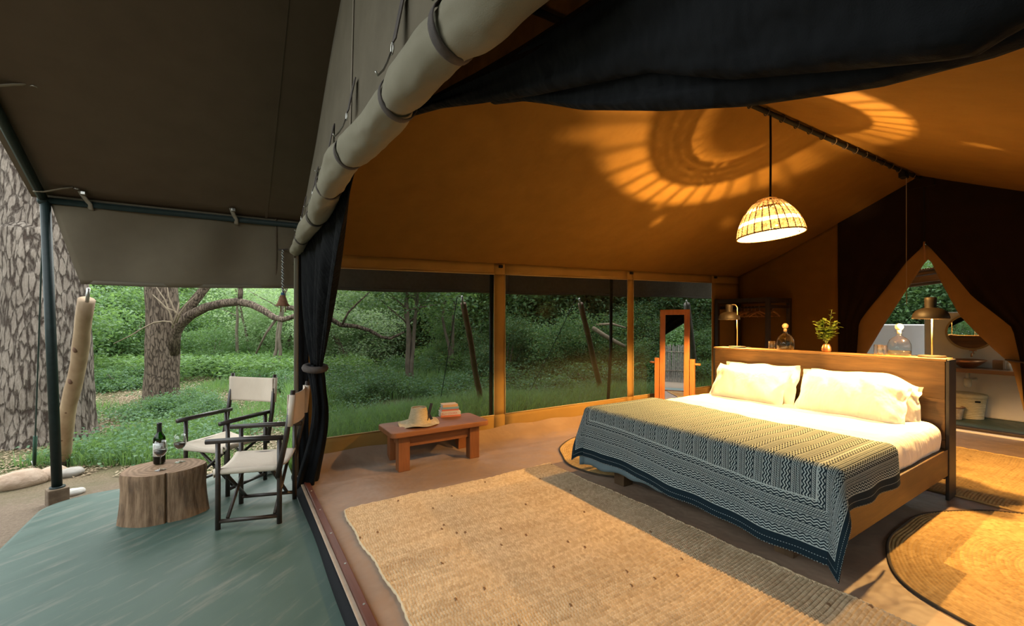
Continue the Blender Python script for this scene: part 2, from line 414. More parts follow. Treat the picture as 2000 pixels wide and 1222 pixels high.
# canvas corner flange beside the window wall
struct(MB().grid(lambda u, v: (.460 + .038*u, 4.325 + .012*u + .006*math.sin(v*5), lerp(-.04, 2.04, v)), 3, 20).build('corner_flange', M_ROLL, smooth=True, keep=True, solid=.006))

struct(MB().grid(lambda u, v: (.497 + .085*u, 4.352 + .008*math.sin(u*9 + v*4), lerp(-.02, 2.03, v)), 6, 20).build('corner_gap_shade', M_GAUZE, smooth=True, keep=True, solid=.004))  # black sheet standing in for the shaded gap beside the curtain
# back wall with its door of gauze and canvas flaps
def back_roof(y): return roofZ(XB, y) + .01
mb = MB()
for ya, yb in ((2.80, YL), (YR, .90)):
    mb.grid(lambda u, v: (XB + .012*nz((0, lerp(ya,yb,u), v*3), 1.3), lerp(ya, yb, u), lerp(0, back_roof(lerp(ya, yb, u)), v)), 14, 30)
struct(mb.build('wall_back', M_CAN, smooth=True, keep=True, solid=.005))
door = struct(MB().tube([(XB-.03, 1.862, ridgeZ(XB)-.04), (XB-.03, 1.862, 2.44)], .012, 6).build('door_1', M_BLK, keep=True))
def curve(pts, X):
    q = [sxp(px, py, X) for px, py in pts]; zs = [p.z for p in q][::-1]; ys = [p.y for p in q][::-1]
    return lambda z: interp(zs, ys, z)
xg = XB-.03
gl = curve([(1808,476),(1770,512),(1725,570),(1695,606),(1678,630),(1674,690),(1672,900)], xg)
gr = curve([(1810,476),(1850,520),(1900,580),(1950,618),(1978,640),(1992,700),(2010,900)], xg)
ol = curve([(1811,503),(1798,522),(1765,572),(1725,634),(1692,690),(1660,740),(1655,900)], XB)
orr = curve([(1813,503),(1835,548),(1872,615),(1908,652),(1942,684),(1975,712),(1992,775),(2006,830),(2012,900)], XB)
APEX = 2.44
def leaf_panel(outer, inner, sgn, x, top):
    def fn(u, v):
        z = lerp(0.01, 3.46, v)
        yi = inner(z) if z < APEX else 1.862 + sgn*.001; y = lerp(outer(z), yi, u); z = min(z, top(y))
        return (x + .02*math.sin(u*22 + z*1.2)*(1-.6*abs(z-1.2)/1.5)*.6 + .01*nz((0, y, z), 2), y, z)
    return fn
for inner, sgn in ((gl, 1), (gr, -1)):
    oy = 2.845 if sgn > 0 else .86
    MB().grid(leaf_panel(lambda z: oy, inner, sgn, xg, back_roof), 26, 44).build('gauze_flap', M_BROWNNET, door, smooth=True, label='dark gauze flap')
for a, b, sgn in ((gl, ol, 1), (gr, orr, -1)):
    def fl(u, v):
        z = lerp(.01, APEX-.01, v); ya = a(z) + sgn*.05; yb = b(z) - sgn*.05*smoothstep(2.20, 2.31, z)
        return (XB + .012 + .03*math.sin(u*4 + z) * (1-v) + .03*u, lerp(ya, yb, u), z)
    MB().grid(fl, 8, 30).build('canvas_flap', cloth('door_canvas', (.30,.19,.085), (.26,.165,.07), wr=.35), door, smooth=True, solid=.004, label='tan canvas door flap')
p = sxp(1980, 705, XB-.02); MB().tube([p + Vector((-.045*math.cos(t)-.01, .085*math.sin(t)-.03, .012*math.sin(t))) for t in [i*2*PI/14 for i in range(14)]], .02, 6, closed=True, flat=.5).build('tie_band', M_BROWNW, door, smooth=True)
MB().box(XB-.06, XB+.03, 1.76, 2.04, ridgeZ(XB)-.16, ridgeZ(XB)-.01).build('peak_patch', M_BROWNNET, door)
MB().tube([(XB-.06, 1.858, 2.46), (XB-.07, 1.856, 2.42), (XB-.06, 1.85, 2.22)], .011, 6).build('zip_pull', simple('leather', (.30,.16,.07), rough=.6), door, smooth=True)

# ridge pole, junction box and pull cord
t = thing('ridge_pole', 'thin black ridge pole under the tent roof, strung with cord loops', 'pole', (XF, RYD, ridgeZ(XF)-.05))
MB().tube([(x, RYD, ridgeZ(x)-.045) for x in (XF, 2, 4, 6, XB)], .02, 10).build('pole', M_BLK, t, smooth=True)
for i in range(18):
    x = 3.0 + i*.26
    MB().tube([(x + .012*math.cos(a), RYD + .028*math.cos(a), ridgeZ(x)-.045 + .030*math.sin(a)) for a in [k*2*PI/10 for k in range(10)]], .0045, 5, closed=True).build('loop', M_BROWNW, t, smooth=True)
x = 7.1
t = thing('junction_box', 'small dark box with pull cord on the ridge pole near the back wall', 'box', (x, RYD, ridgeZ(x)-.14))
MB().box(x-.09, x+.05, RYD-.035, RYD+.035, ridgeZ(x)-.125, ridgeZ(x)-.062).build('case', M_BLK, t, bevel=.008)
MB().tube([(x, RYD-.02, ridgeZ(x)-.12), (x, RYD-.02, 2.2), (x+.01, RYD-.02, 1.62)], .004, 5).build('pull_cord', simple('white_cord', (.35,.28,.2), rough=.8), t)

# ------------------------------------------------------------------ veranda: fly sheet, valance, frame
YE, ZE, FS, FRY = 5.2, 2.47, .47, 1.9
def flyZ(x, y): return ZE + FS*(YE-FRY) - FS*abs(y-FRY) + .008*(x+1.3)
def fly(u, v):
    x = lerp(-1.42, 9.1, u); y = lerp(FRY-3.33, YE+.04, v); t = min(1, abs(y-FRY)/3.3)
    return (x, y, flyZ(x, y) - .02*math.sin(PI*t) + .006*math.sin(x*4 + y) * math.sin(PI*t))
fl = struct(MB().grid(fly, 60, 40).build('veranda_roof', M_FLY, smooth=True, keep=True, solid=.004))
MB().grid(lambda u, v: (.28 + .022*u, lerp(FRY, YE, v), flyZ(.28, lerp(FRY, YE, v)) - .03*math.sin(PI*(1-v)) - .004), 1, 30).build('seam', M_FLY, fl, smooth=True)
def val(y0, s):
    def fn(u, v):
        x = lerp(-1.32 + .12*v, 9.1, u); top = flyZ(x, YE)+.012; bot = 1.725 + .016*(x+1.2) + .008*math.sin(x*3)
        dr = math.sin(x*7.5 + v*1.8 + 1.5*nz((x, v, 0), 1.))*.034*math.sin(PI*min(1, v*.8+.1))*(1 if x < .6 else .5)
        return (x + .09*v*math.exp(-(x+1.3)*.8), y0 + s*(dr*min(1, v*5) + .03*v), lerp(top, bot, v))
    return fn
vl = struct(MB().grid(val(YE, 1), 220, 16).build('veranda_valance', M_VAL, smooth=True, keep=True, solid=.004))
for x in (.375, 3.3): MB().grid(lambda u, v: (x + .016*u, val(YE, 1)((x+1.32)/10.42, v)[1] - .008 + .5*(val(YE, 1)((x+.016+1.32)/10.42, v)[1] - val(YE, 1)((x+1.32)/10.42, v)[1])*u, val(YE, 1)((x+1.32)/10.42, v)[2]), 1, 16).build('seam', M_FLY, vl, smooth=True, solid=.002)
MB().grid(lambda u, v: (lerp(-1.1, 8.55, u), YE + .026, 1.725 + .016*(lerp(-1.2, 8.6, u)+1.2) + .008*math.sin(lerp(-1.2,8.6,u)*3) + .035*v), 100, 1).build('hem', simple('hem', (.13,.107,.075), rough=.9), vl, smooth=True, solid=.012)
struct(MB().grid(val(FRY-3.3, -1), 60, 6).build('valance_right', M_VAL, smooth=True, keep=True, solid=.004))

t = thing('veranda_poles', 'dark green tubes along the eave and edge of the veranda roof', 'poles', (-1.32, YE, ZE-.05))
MB().tube([(-1.34, YE-.02, flyZ(-1.3, YE)-.05), (8.6, YE-.02, flyZ(8.6, YE)-.05)], .027, 10).build('eave_bar', M_POLE, t, smooth=True)
MB().tube([(-1.335, y, flyZ(-1.33, y)-.055) for y in (YE-.02, 4.0, 3.0, FRY)], .032, 10).build('rafter', M_POLE, t, smooth=True)
MB().ball((-1.335, YE-.02, flyZ(-1.3, YE)-.055), .042).build('corner_joint', M_POLE, t, smooth=True)
M_STRAP = simple('grey_strap', (.23,.20,.155), rough=.7)
def clip(px, py, along):
    """a strap with a steel ring from the fly down to the tube"""
    if along == 'bar':
        x = syp(px, py, YE-.05).x; z = flyZ(x, YE)
        s_ = MB().tube([(x-.03, YE-.14, z+.03), (x-.01, YE-.07, z-.02), (x+.01, YE-.048, z-.05), (x+.012, YE-.03, z-.085), (x+.014, YE-.0, z-.10)], .02, 6, flat=.3).build('strap', M_STRAP, t, smooth=True)
        MB().box(x-.03, x+.005, YE-.15, YE-.10, z+.005, z+.035).build('buckle', M_STEEL, t, bevel=.005)
    else:
        y = along; z = flyZ(-1.3, y)
        MB().tube([(-1.36, y, z-.085), (-1.30, y, z-.078), (-1.20, y+.005, z-.035), (-1.13, y+.01, z-.012)], .016, 6, flat=.35).build('strap', M_STRAP, t, smooth=True)
        MB().tube([(-1.11 + .016*math.cos(a), y+.01 + .016*math.sin(a), z-.02) for a in [k*2*PI/10 for k in range(10)]], .004, 5, closed=True).build('ring', M_STEEL, t, smooth=True)
clip(172, 392, 'bar'); clip(459, 418, 'bar'); clip(0, 0, 5.05); clip(0, 0, 4.12)
pb = sz(112, 949, .0)
t = thing('veranda_post', 'dark green metal corner post of the veranda, set in a concrete block', 'post', (pb.x, pb.y, -.2))
MB().tube([(pb.x, pb.y, -.06), (-1.325, YE-.02, flyZ(-1.3, YE)-.05)], .034, 14).build('post', M_POLE, t, smooth=True)
MB().tube([(pb.x, pb.y, -.02), (pb.x, pb.y, .0)], .05, 14).build('collar', M_POLE, t, smooth=True)
a = MB().box(-.065, .065, -.06, .06, -.24, -.012); a.xform(Matrix.Translation((pb.x, pb.y, 0)) @ Matrix.Rotation(R(24), 4, 'Z'))
a.build('footing', simple('stained_concrete', (.10,.065,.04), (.20,.14,.09), 9, rough=.9, bump=.5, bscale=30), t, bevel=.008)

# ------------------------------------------------------------------ open air bathroom behind the back wall
struct(MB().box(7.95, 12.4, -1.5, 5.2, -.2, .03).build('bathroom_floor', M_DECK, keep=True))
struct(MB().box(7.86, 7.96, .2, 3.2, -.02, .055).build('trim_4', wood('dark_beam', (.028,.016,.012), (.05,.03,.02), 1, 9), keep=True, bevel=.006))
struct(MB().box(7.8, 7.86, .2, 3.2, -.1, .02).build('trim_5', M_PLASTER, keep=True))
struct(MB().box(9.02, 9.20, .0, 2.18, .03, 1.545).build('wall_bathroom_right', M_PLASTER, keep=True, bevel=.02))
struct(MB().box(9.9, 10.08, 1.7, 4.6, .03, 1.352).build('wall_bathroom_back', M_PLASTER, keep=True, bevel=.02))
# ------------------------------------------------------------------ materials of the furnishings
W_DARK = wood('dark_stained_timber', (.050,.027,.0095), (.125,.070,.025), 1, 12, .5, .4)
W_DARKX = wood('dark_stained_rail', (.055,.028,.008), (.125,.065,.02), 0, 9, .5, .3)
W_RED = wood('red_hardwood_x', (.17,.058,.018), (.27,.10,.034), 0, 11, .6, .2)
W_REDZ = wood('red_hardwood_z', (.17,.058,.018), (.28,.105,.036), 2, 11, .45, .3)
W_WENGE = wood('dark_wenge', (.022,.014,.011), (.045,.03,.022), 2, 10, .5)
M_BLACKST = simple('blackened_steel', (.012,.011,.011), (.02,.018,.017), 10, rough=.5)
M_SHEET = cloth('white_cotton', (.86,.85,.84), (.82,.81,.80), wr=.5, wscale=7, trans=.05)
M_CHAIRW = simple('brown_black_chair_wood', (.020,.014,.011), (.038,.026,.020), 20, stretch=(1,1,1), rough=.38, bump=.15, bscale=60)
M_CREAM = cloth('cream_chair_canvas', (.77,.66,.55), (.71,.605,.50), wr=.2, wscale=9, trans=.22)
M_BRONZE = simple('bronze_lamp_metal', (.020,.014,.008), (.016,.011,.0065), 8, rough=.55, metal=.0, Specular_IOR_Level=.35)
M_BRASS = simple('brass', (.75,.58,.34), rough=.35, metal=.8)
M_COPPER = simple('copper', (.52,.26,.14), (.42,.20,.10), 12, rough=.35, metal=.9)
M_GLASS = glass('clear_glass', (.97,.98,.97))
def emit(name, col, s):
    g = G(name); return g.end(g.n('Emission', None, {0: (*col, 1), 1: s}))
M_BULB = emit('lit_bulb', LAMP, PENDANT_W)

def rbox(mb, c, size, r, nx, ny, nzz, disp=None):
    """soft edged box of cloth: points of a subdivided box pulled in to a radius"""
    h = [s/2 for s in size]
    def pt(p):
        q = [max(-h[i]+r, min(h[i]-r, p[i])) for i in range(3)]
        d = Vector(p) - Vector(q)
        w = Vector(q) + (d.normalized()*r if d.length > 1e-9 else Vector((0,0,0)))
        if disp: w = w + disp(w)
        return w + Vector(c)
    N = (nx, ny, nzz)
    for ax in range(3):
        a, b = (ax+1) % 3, (ax+2) % 3
        for sg in (-1, 1):
            def fn(u, v):
                p = [0,0,0]; p[ax] = sg*h[ax]; p[a] = lerp(-h[a], h[a], u); p[b] = lerp(-h[b], h[b], v); return pt(p)
            mb.grid(fn, N[a], N[b], flip=(sg < 0))
    return mb

# ------------------------------------------------------------------ rugs
def attr_color(o, vals):
    at = o.data.attributes.new('tone', 'FLOAT', 'POINT'); at.data.foreach_set('value', vals.astype(np.float32))
def rugmat(name, a, b, c3):
    g = G(name); at = g.n('Attribute', {'attribute_name': 'tone'}).outputs['Fac']
    col = g.ramp(at, [(.0, c3), (.12, c3), (.2, a), (.62, tuple((x+y)/2 for x, y in zip(a, b))), (1., b)])
    c = g.coord(); col = g.mix(g.ramp(g.noise(c, 3.2, 3), [(.35,0.),(.75,.35)]), col, tuple(x*.7 for x in a))
    return g.end(g.pbr(col, .9, g.bump(g.noise(c, 600, 2), .3, .002), Specular_IOR_Level=.12))
M_JUTE = rugmat('jute', (.42,.31,.185), (.70,.57,.38), (.17,.095,.05))
M_GRASSRUG = rugmat('woven_grass', (.34,.22,.085), (.54,.385,.17), (.14,.08,.03))
rs = np.random.RandomState(3)
def woven_rect(name, m, x0, x1, y0, y1, px, py, kx, ky, h, label, alongx=True, edge_rope=True):
    """rows of stitches: every row and stitch is relief of its own"""
    nsx, nsy = int(round((x1-x0)/px)), int(round((y1-y0)/py))
    nx, ny = nsx*kx, nsy*ky
    u = np.arange(nx+1)/kx; v = np.arange(ny+1)/ky
    U, V = np.meshgrid(u, v, indexing='ij'); row = np.clip(np.floor(V), 0, nsy-1).astype(int)
    off = rs.rand(nsy)[row]*.9; Us = U + off; st = np.floor(Us).astype(int)
    prof = .30 + .70*np.abs(np.sin(PI*V))**.7; pr2 = .25 + .75*np.abs(np.sin(PI*Us))**.8
    Z = .004 + h*prof*pr2
    tone = rs.rand(nsx+3, nsy); tone = .50*tone + .20*rs.rand(nsy)[None, :] + .24
    kn = rs.rand(nsx+3, nsy); tone[kn < .0025] = 0.02
    long_dark = rs.rand(nsy) < .03
    T = tone[np.clip(st, 0, nsx+2), row]; Z = Z + .002*np.sin(U*.21)*np.cos(V*.17)
    Z = Z + .0035*(T < .1)
    X = x0 + (x1-x0)*U/nsx + .010*np.sin(V*.09) + .006*np.sin(V*.31+1); Y = y0 + (y1-y0)*V/nsy + .012*np.sin(U*.07) + .005*np.sin(U*.23)
    P = np.stack([X, Y, Z], -1).reshape(-1, 3)
    i, j = np.meshgrid(np.arange(nx), np.arange(ny), indexing='ij'); a = (i*(ny+1)+j).ravel()
    F = np.stack([a, a+ny+1, a+ny+2, a+1], -1)
    o = new_obj(name, P, F, m, None, True); attr_color(o, np.clip(T, 0, 1).ravel())
    edge = np.concatenate([np.stack([X[:,0],Y[:,0]],-1), np.stack([X[-1,:],Y[-1,:]],-1), np.stack([X[:,-1],Y[:,-1]],-1)[::-1], np.stack([X[0,:],Y[0,:]],-1)[::-1]])[::5]
    b = MB().tube([(p[0], p[1], .007 + .0015*math.sin(k*1.9)) for k, p in enumerate(edge)], [.0085 + .0025*math.sin(k*2.2) for k in range(len(edge))], 6, closed=True)
    eb = b.build('edge_rope', m, o, smooth=True); attr_color(eb, np.full(len(b.v), .75))
    return tag(o, label, 'rug')
woven_rect('jute_rug', M_JUTE, .69, 2.615, .40, 3.36, .0165, .021, 3, 4, .014, 'big rectangular jute rug on the tent floor before the foot of the bed')
woven_rect('grass_mat', M_GRASSRUG, 4.86, 6.75, -.35, 2.9, .02, .02, 3, 3, .007, 'rectangular woven grass mat behind the headboard, in front of the back door')
def woven_oval(name, cx, cy, ax, ay, label, k):
    """coil of plaited grass sewn ring by ring"""
    nr, na, kr = 44, 640, 4
    rr = np.arange(nr*kr+1)/kr; A = np.arange(na)*2*PI/na
    RR, AA = np.meshgrid(rr, A, indexing='ij')
    edge = 1 + .025*np.sin(AA*3+k) + .018*np.sin(AA*5+2*k) + .006*np.sin(AA*11)
    q = RR/nr; e = 1 + (edge-1)*q
    wob = .35*np.sin(AA*9 + RR*.15)*q
    ring = np.clip(np.floor(RR+wob), 0, nr-1); ns_ = np.round(2*PI*(ring+.5)*.85); sa = AA/(2*PI)*ns_ + ring*.37
    Z = .004 + .008*np.abs(np.sin(PI*(RR+wob)))**.6*(.35+.65*np.abs(np.sin(PI*sa))**.7)
    X = cx + ax*q*e*np.cos(AA); Y = cy + ay*q*e*np.sin(AA)
    row = np.clip(np.floor(RR).astype(int), 0, nr-1); t1 = rs.rand(nr)[row]*.45; hsh = np.abs(np.sin(np.floor(sa)*12.9898 + ring*78.233)*43758.5453) % 1.0
    T = np.clip(.16 + t1*.6 + .55*hsh, .13, 1)
    P = np.stack([X, Y, Z], -1).reshape(-1, 3)
    i, j = np.meshgrid(np.arange(nr*kr), np.arange(na), indexing='ij'); j2 = (j+1) % na
    F = np.stack([(i*na+j).ravel(), ((i+1)*na+j).ravel(), ((i+1)*na+j2).ravel(), (i*na+j2).ravel()], -1)
    o = new_obj(name, P, F, M_GRASSRUG, None, True); attr_color(o, T.ravel())
    pts = [(X[-1,q_], Y[-1,q_], .006) for q_ in range(0, na, 4)]
    b = MB().tube(pts, .009, 6, closed=True); b.build('edge_binding', simple('rug_binding_%d' % k, (.05,.035,.02), rough=.9), o, smooth=True, label='dark brown bound edge')
    return tag(o, label, 'rug')
woven_oval('oval_rug', 3.86, .26, 1.08, .80, 'oval coiled grass rug in front of the right side of the bed', 1)
woven_oval('oval_rug', 3.86, 3.18, 1.12, .80, 'oval coiled grass rug half hidden on the window side of the bed', 2)

# ------------------------------------------------------------------ bed
BX0, BX1, BY0, BY1, BC = 2.80, 4.70, 1.0, 2.955, 1.978
t = thing('bed', 'wide wooden bed with tall plank headboard and dark steel posts', 'bed', (3.75, BC, 0))
hz = [.16, .47, .79, 1.085]
for a, b in zip(hz, hz[1:]): MB().box(4.70, 4.745, BY0+.012, BY1-.012, a+.001, b-.001).build('plank', W_DARK, t, bevel=.003)
MB().box(4.745, 4.885, BY0+.012, BY1-.012, 1.04, 1.083).build('ledge', W_DARK, t, bevel=.004)
MB().box(4.698, 4.887, BY0+.004, BY1-.004, 1.086, 1.108).build('top_board', wood('ledge_top_timber', (.11,.06,.022), (.23,.13,.05), 1, 9, .5, .3), t, bevel=.004)
for y0, y1 in ((BY0-.012, BY0+.011), (BY1-.011, BY1+.012)): MB().box(4.705, 4.888, y0, y1, 0, 1.10).build('post', M_BLACKST, t, bevel=.003)
for y0, y1 in ((BY0-.005, BY0+.035), (BY1-.035, BY1+.005)): MB().box(BX0, 4.699, y0, y1, .195, .40).build('side_rail', W_DARKX, t, bevel=.004)
MB().box(BX0-.04, BX0, BY0-.005, BY1+.005, .195, .40).build('foot_rail', W_DARK, t, bevel=.004)
for y in (1.30, 2.62): MB().box(BX0-.02, BX0+.09, y-.055, y+.055, 0, .194).build('leg', wood('bed_leg_timber', (.07,.04,.02), (.13,.075,.035), 2, 9), t, bevel=.004)
MB().box(BX0+.10, 4.66, 1.36, 2.58, .012, .19).build('plinth', simple('plinth_wood', (.03,.022,.017), (.05,.035,.026), 8, rough=.7), t)
MB().box(BX0+.01, 4.69, BY0+.036, BY1-.036, .30, .345).build('slat_base', W_WENGE, t)

def mat_d(w):
    s_ = .016*nz((w.x*2, w.y*2, w.z*3), 2.2, 1) + .012*nz((w.x*3, w.y*1.2, w.z), 4.5, 4); side = max(0, .09 - w.z)/.18
    return Vector((0, (-1 if w.y < 0 else 1)*.012*side*nz((w.x, 0, w.z*2), 6, 8), s_*.5)) + Vector((.012*nz((0, w.y, w.z), 4), (1 if w.y > 0 else -1)*.02*math.sin(PI*min(1, max(0, (w.z+.12)/.24)))*(abs(w.y) > .85), 0))
mt = rbox(MB(), (3.725, BC, .478), (1.93, 1.885, .255), .075, 70, 70, 14, mat_d).build('mattress', M_SHEET, None, smooth=True)
tag(mt, 'thick mattress under a smooth white sheet on the wooden bed', 'mattress')

def pillow_mb(L, W, T, seed, flange=.028, taper=0):
    """two bulged faces that meet in a flat flange round the seam"""
    mb = MB(); N, Mv = 34, 24
    def fn(sg):
        def f(u, v):
            a, b = 2*u-1, 2*v-1
            lx, wy = L/2, W/2
            # corners a little pulled in, sides bowed
            x = a*lx*(1 - .05*(1-abs(b))**2*abs(a)**3); y = b*wy*(1 - .06*(1-abs(a)**2)*abs(b)**3)
            ia = min(1, abs(a)*lx/(lx-flange)); ib = min(1, abs(b)*wy/(wy-flange))
            if b > 0: y *= 1 - taper*smoothstep(.35, 1, a)
            puff = max(0, (1-ia**4.5))**.5*max(0, (1-ib**3.0))**.5
            wr = .022*nz((x*3, y*3, sg), 1.8, seed) + .016*nz((x*8+y*4, y*3-x*2, sg), 1.6, seed+3) + .007*nz((x*16, y*9, sg), 1.5, seed+7)
            fl = .020*nz((a*2.6, seed, 0), 1.)*(ib >= 1) + .022*nz((seed, b*2.2, 0), 1.)*(ia >= 1)
            x += .014*nz((b*1.7, sg*0, seed), 1.5)*abs(a)**4; y += .016*nz((a*2.1, seed, 0), 1.5)*abs(b)**4
            return (x, y, sg*(T/2*puff + .0025) + wr*min(1, puff*2) + fl)
        return f
    mb.grid(fn(1), N, Mv); mb.grid(fn(-1), N, Mv, flip=True)
    return mb
def place_pillow(cx, cy, cz, tilt, yaw, roll, L, W, T, seed, label, droop=0, taper=0):
    mb = pillow_mb(L, W, T, seed, taper=taper)
    if droop: mb.v = [(x, y, z - droop*(x/L*2)**2*.5) for x, y, z in mb.v]
    # pillow: length along world Y, width up the tilt
    M = Matrix.Translation((cx, cy, cz)) @ Matrix.Rotation(yaw, 4, 'Z') @ Matrix.Rotation(-tilt, 4, 'Y') @ Matrix.Rotation(roll, 4, 'Z') @ Matrix(((0,1,0,0),(-1,0,0,0),(0,0,1,0),(0,0,0,1)))
    mb.xform(M); return tag(mb.build('pillow', M_SHEET, None, smooth=True), label, 'pillow', 'white pillows on the bed')
place_pillow(4.575, 2.385, .765, R(68), R(-2), R(1), .76, .43, .17, 1, 'rear white pillow of the window side pair, leaning on the headboard')
place_pillow(4.475, 2.44, .745, R(60), R(2), R(-2), .74, .42, .21, 4, 'front white pillow of the window side pair, nearer the mirror', taper=.08)
place_pillow(4.585, 1.52, .765, R(68), R(1), R(2), .80, .44, .17, 7, 'rear white pillow of the near pair, its corner showing at the right', taper=.5)
place_pillow(4.46, 1.56, .755, R(58), R(-2), R(1), .80, .46, .24, 12, 'front white pillow of the near pair, plump and creased', taper=.42)

# block printed throw
g = G('block_printed_cotton'); uv = g.n('UVMap', {'uv_map': 'UVMap'}).outputs[0]; sp = g.n('SeparateXYZ', None, {0: uv}); s_, t_ = sp.outputs[0], sp.outputs[1]
HWB, HLB = 1.225, .665
ds = g.mth('SUBTRACT', HWB, g.mth('ABSOLUTE', s_)); dt = g.mth('SUBTRACT', HLB, t_)
dm = g.mth('MINIMUM', ds, dt); inb = g.mth('LESS_THAN', dm, .33); sfirst = g.mth('LESS_THAN', ds, dt)
def fmix(f, a, b): return g.n('Mix', {'data_type': 'FLOAT'}, {0: f, 2: a, 3: b}).outputs[0]
p_ = fmix(inb, s_, dm); q_ = fmix(inb, t_, fmix(sfirst, s_, t_))
def frac(x): return g.mth('FRACT', x)
cell = frac(g.mth('DIVIDE', g.mth('ADD', p_, 10), .105))          # one repeat of the print
tri = g.mth('ABSOLUTE', g.mth('SUBTRACT', frac(g.mth('DIVIDE', q_, .034)), .5))
zig = g.mth('LESS_THAN', frac(g.mth('ADD', g.mth('MULTIPLY', cell, 6.5), g.mth('MULTIPLY', tri, 1.3))), .46)
lin = g.mth('LESS_THAN', frac(g.mth('MULTIPLY', cell, 11)), .42)
rope = g.mth('LESS_THAN', frac(g.mth('ADD', g.mth('DIVIDE', q_, .0125), g.mth('MULTIPLY', cell, 9))), .55)
def between(x, a, b): return g.mth('MULTIPLY', g.mth('GREATER_THAN', x, a), g.mth('LESS_THAN', x, b))
f = g.mth('MULTIPLY', zig, between(cell, .0, .43))
f = g.mth('MAXIMUM', f, g.mth('MULTIPLY', lin, between(cell, .45, .57)))
f = g.mth('MAXIMUM', f, g.mth('MULTIPLY', rope, g.mth('MAXIMUM', between(cell, .59, .685), between(cell, .80, .90))))
f = g.mth('MAXIMUM', f, g.mth('MULTIPLY', lin, between(cell, .70, .79)))
f = g.mth('MAXIMUM', f, g.mth('MULTIPLY', lin, between(cell, .91, .985)))
plain = g.mth('LESS_THAN', dm, .075)
f = g.mth('MULTIPLY', f, g.mth('SUBTRACT', 1, plain))
f = g.mth('MAXIMUM', f, between(dm, .325, .333)); f = g.mth('MAXIMUM', f, between(dm, .075, .081))
stitch = g.mth('MULTIPLY', g.mth('LESS_THAN', frac(g.mth('DIVIDE', q_, .014)), .5), g.mth('MAXIMUM', between(dm, .034, .037), between(dm, .0, .004)))
f = g.mth('MAXIMUM', f, stitch)
wear = g.noise(g.coord(), 60, 3)
col = g.mix(g.mth('MULTIPLY', f, g.ramp(wear, [(.25,.78),(.6,1.)])), (.009,.021,.031), (.35,.44,.46))
M_THROW = g.end(g.pbr(col, .9, g.bump(g.noise(g.coord(), 350, 2), .3, .003), Specular_IOR_Level=.12))
MW, XFOOT, ZTOP = .955, 2.735, .622
def throw_pt(s, t, ext=0.0, off=0.0):
    """s across the bed, t down towards the foot, both in metres of cloth"""
    x_top = 3.56 + .02*s + .03*math.sin(s*2.2)          # the upper edge runs a little askew
    Lt = x_top - XFOOT
    a = abs(s) - MW; b = t - Lt; sg = 1 if s > 0 else -1
    w = .010*nz((s*2.2, t*2.2, 1), 1.5, 2) + .006*nz((s*6, t*2, 0), 1.4)
    rr = .05
    if a <= 0 and b <= 0: x, y, z = x_top - t, s, ZTOP + w
    elif a <= 0:
        th = min(b/rr, PI/2); dr = max(0, b - rr*PI/2)
        fo = .018*math.sin(s*8 + .8) * min(1, dr*3) + .012*math.sin(s*19+1)*dr*2
        x, y, z = XFOOT - rr*math.sin(th) - fo - .05*dr, s, ZTOP - rr*(1-math.cos(th)) - dr + w*.4
    elif b <= 0:
        th = min(a/rr, PI/2); dr = max(0, a - rr*PI/2)
        fo = .014*math.sin(t*16) * min(1, dr*4)
        x, y, z = x_top - t, sg*(MW + rr*math.sin(th) + fo + .05*dr), ZTOP - rr*(1-math.cos(th)) - dr + w*.4
    else:
        r_ = math.hypot(a, b); ph = math.atan2(b, a); th = min(r_/rr, PI/2); dr = max(0, r_ - rr*PI/2)
        out = rr*math.sin(th) + .05*dr; flare = .33*dr*math.sin(2*ph)**1.3
        k = ph/(PI/2)
        x = XFOOT - out*math.sin(ph) - flare*.75*math.sin(ph) - .0; y = sg*(MW + out*math.cos(ph) + flare*.75*math.cos(ph))
        z = ZTOP - rr*(1-math.cos(th)) - dr*(1-.07*math.sin(2*ph)) + w*.3
    z = max(z, .012)
    return Vector((x + off, BC - y*1.0 if False else BC + y, z))
def throw_mesh(name, m, parent, s0, s1, t0, t1, ns, nt, ext=None, scallop=0):
    vs, uvs = [], []
    for i in range(ns+1):
        for j in range(nt+1):
            s = lerp(s0, s1, i/ns); t = lerp(t0, t1, j/nt)
            if ext: t = t + ext(s)*(j/nt)
            ss, tt = s, t
            if scallop:
                if i in (0, ns): ss += scallop*math.sin(t*260)
                if j in (0, nt): tt += scallop*math.sin(s*260)
            vs.append(throw_pt(ss, tt)); uvs.append((s, t - (t0+t1)/2))
    fs = [(i*(nt+1)+j, i*(nt+1)+j+1, (i+1)*(nt+1)+j+1, (i+1)*(nt+1)+j) for i in range(ns) for j in range(nt)]
    mb = MB(); mb.v = [tuple(p) for p in vs]; mb.f = fs
    o = mb.build(name, m, parent, smooth=True, solid=.006)
    ul = o.data.uv_layers.new(name='UVMap'); li = np.zeros(len(o.data.loops), dtype=np.int32); o.data.loops.foreach_get('vertex_index', li)
    ul.data.foreach_set('uv', np.array(uvs, dtype=np.float32)[li].ravel())
    return o
th = throw_mesh('bed_throw', M_THROW, None, -HWB, HWB, 0, 2*HLB, 220, 130, scallop=.003)
tag(th, 'dark blue cotton throw with white zigzag print over the foot of the bed', 'blanket')
def lining_pt(u, v):
    s = lerp(1.09, -.75, u); b = lerp(.30, .485 + .055*(1-u)**1.2 + .008*math.sin(u*40), v)
    p = throw_pt(s, 3.56 + .02*s + .03*math.sin(s*2.2) - XFOOT + b); return (p.x + .016, p.y, p.z)
MB().grid(lining_pt, 90, 8).build('lining', cloth('blue_grey_lining', (.13,.19,.22), (.11,.165,.195), wr=.3), th, smooth=True, solid=.004, label='plain blue grey lining')

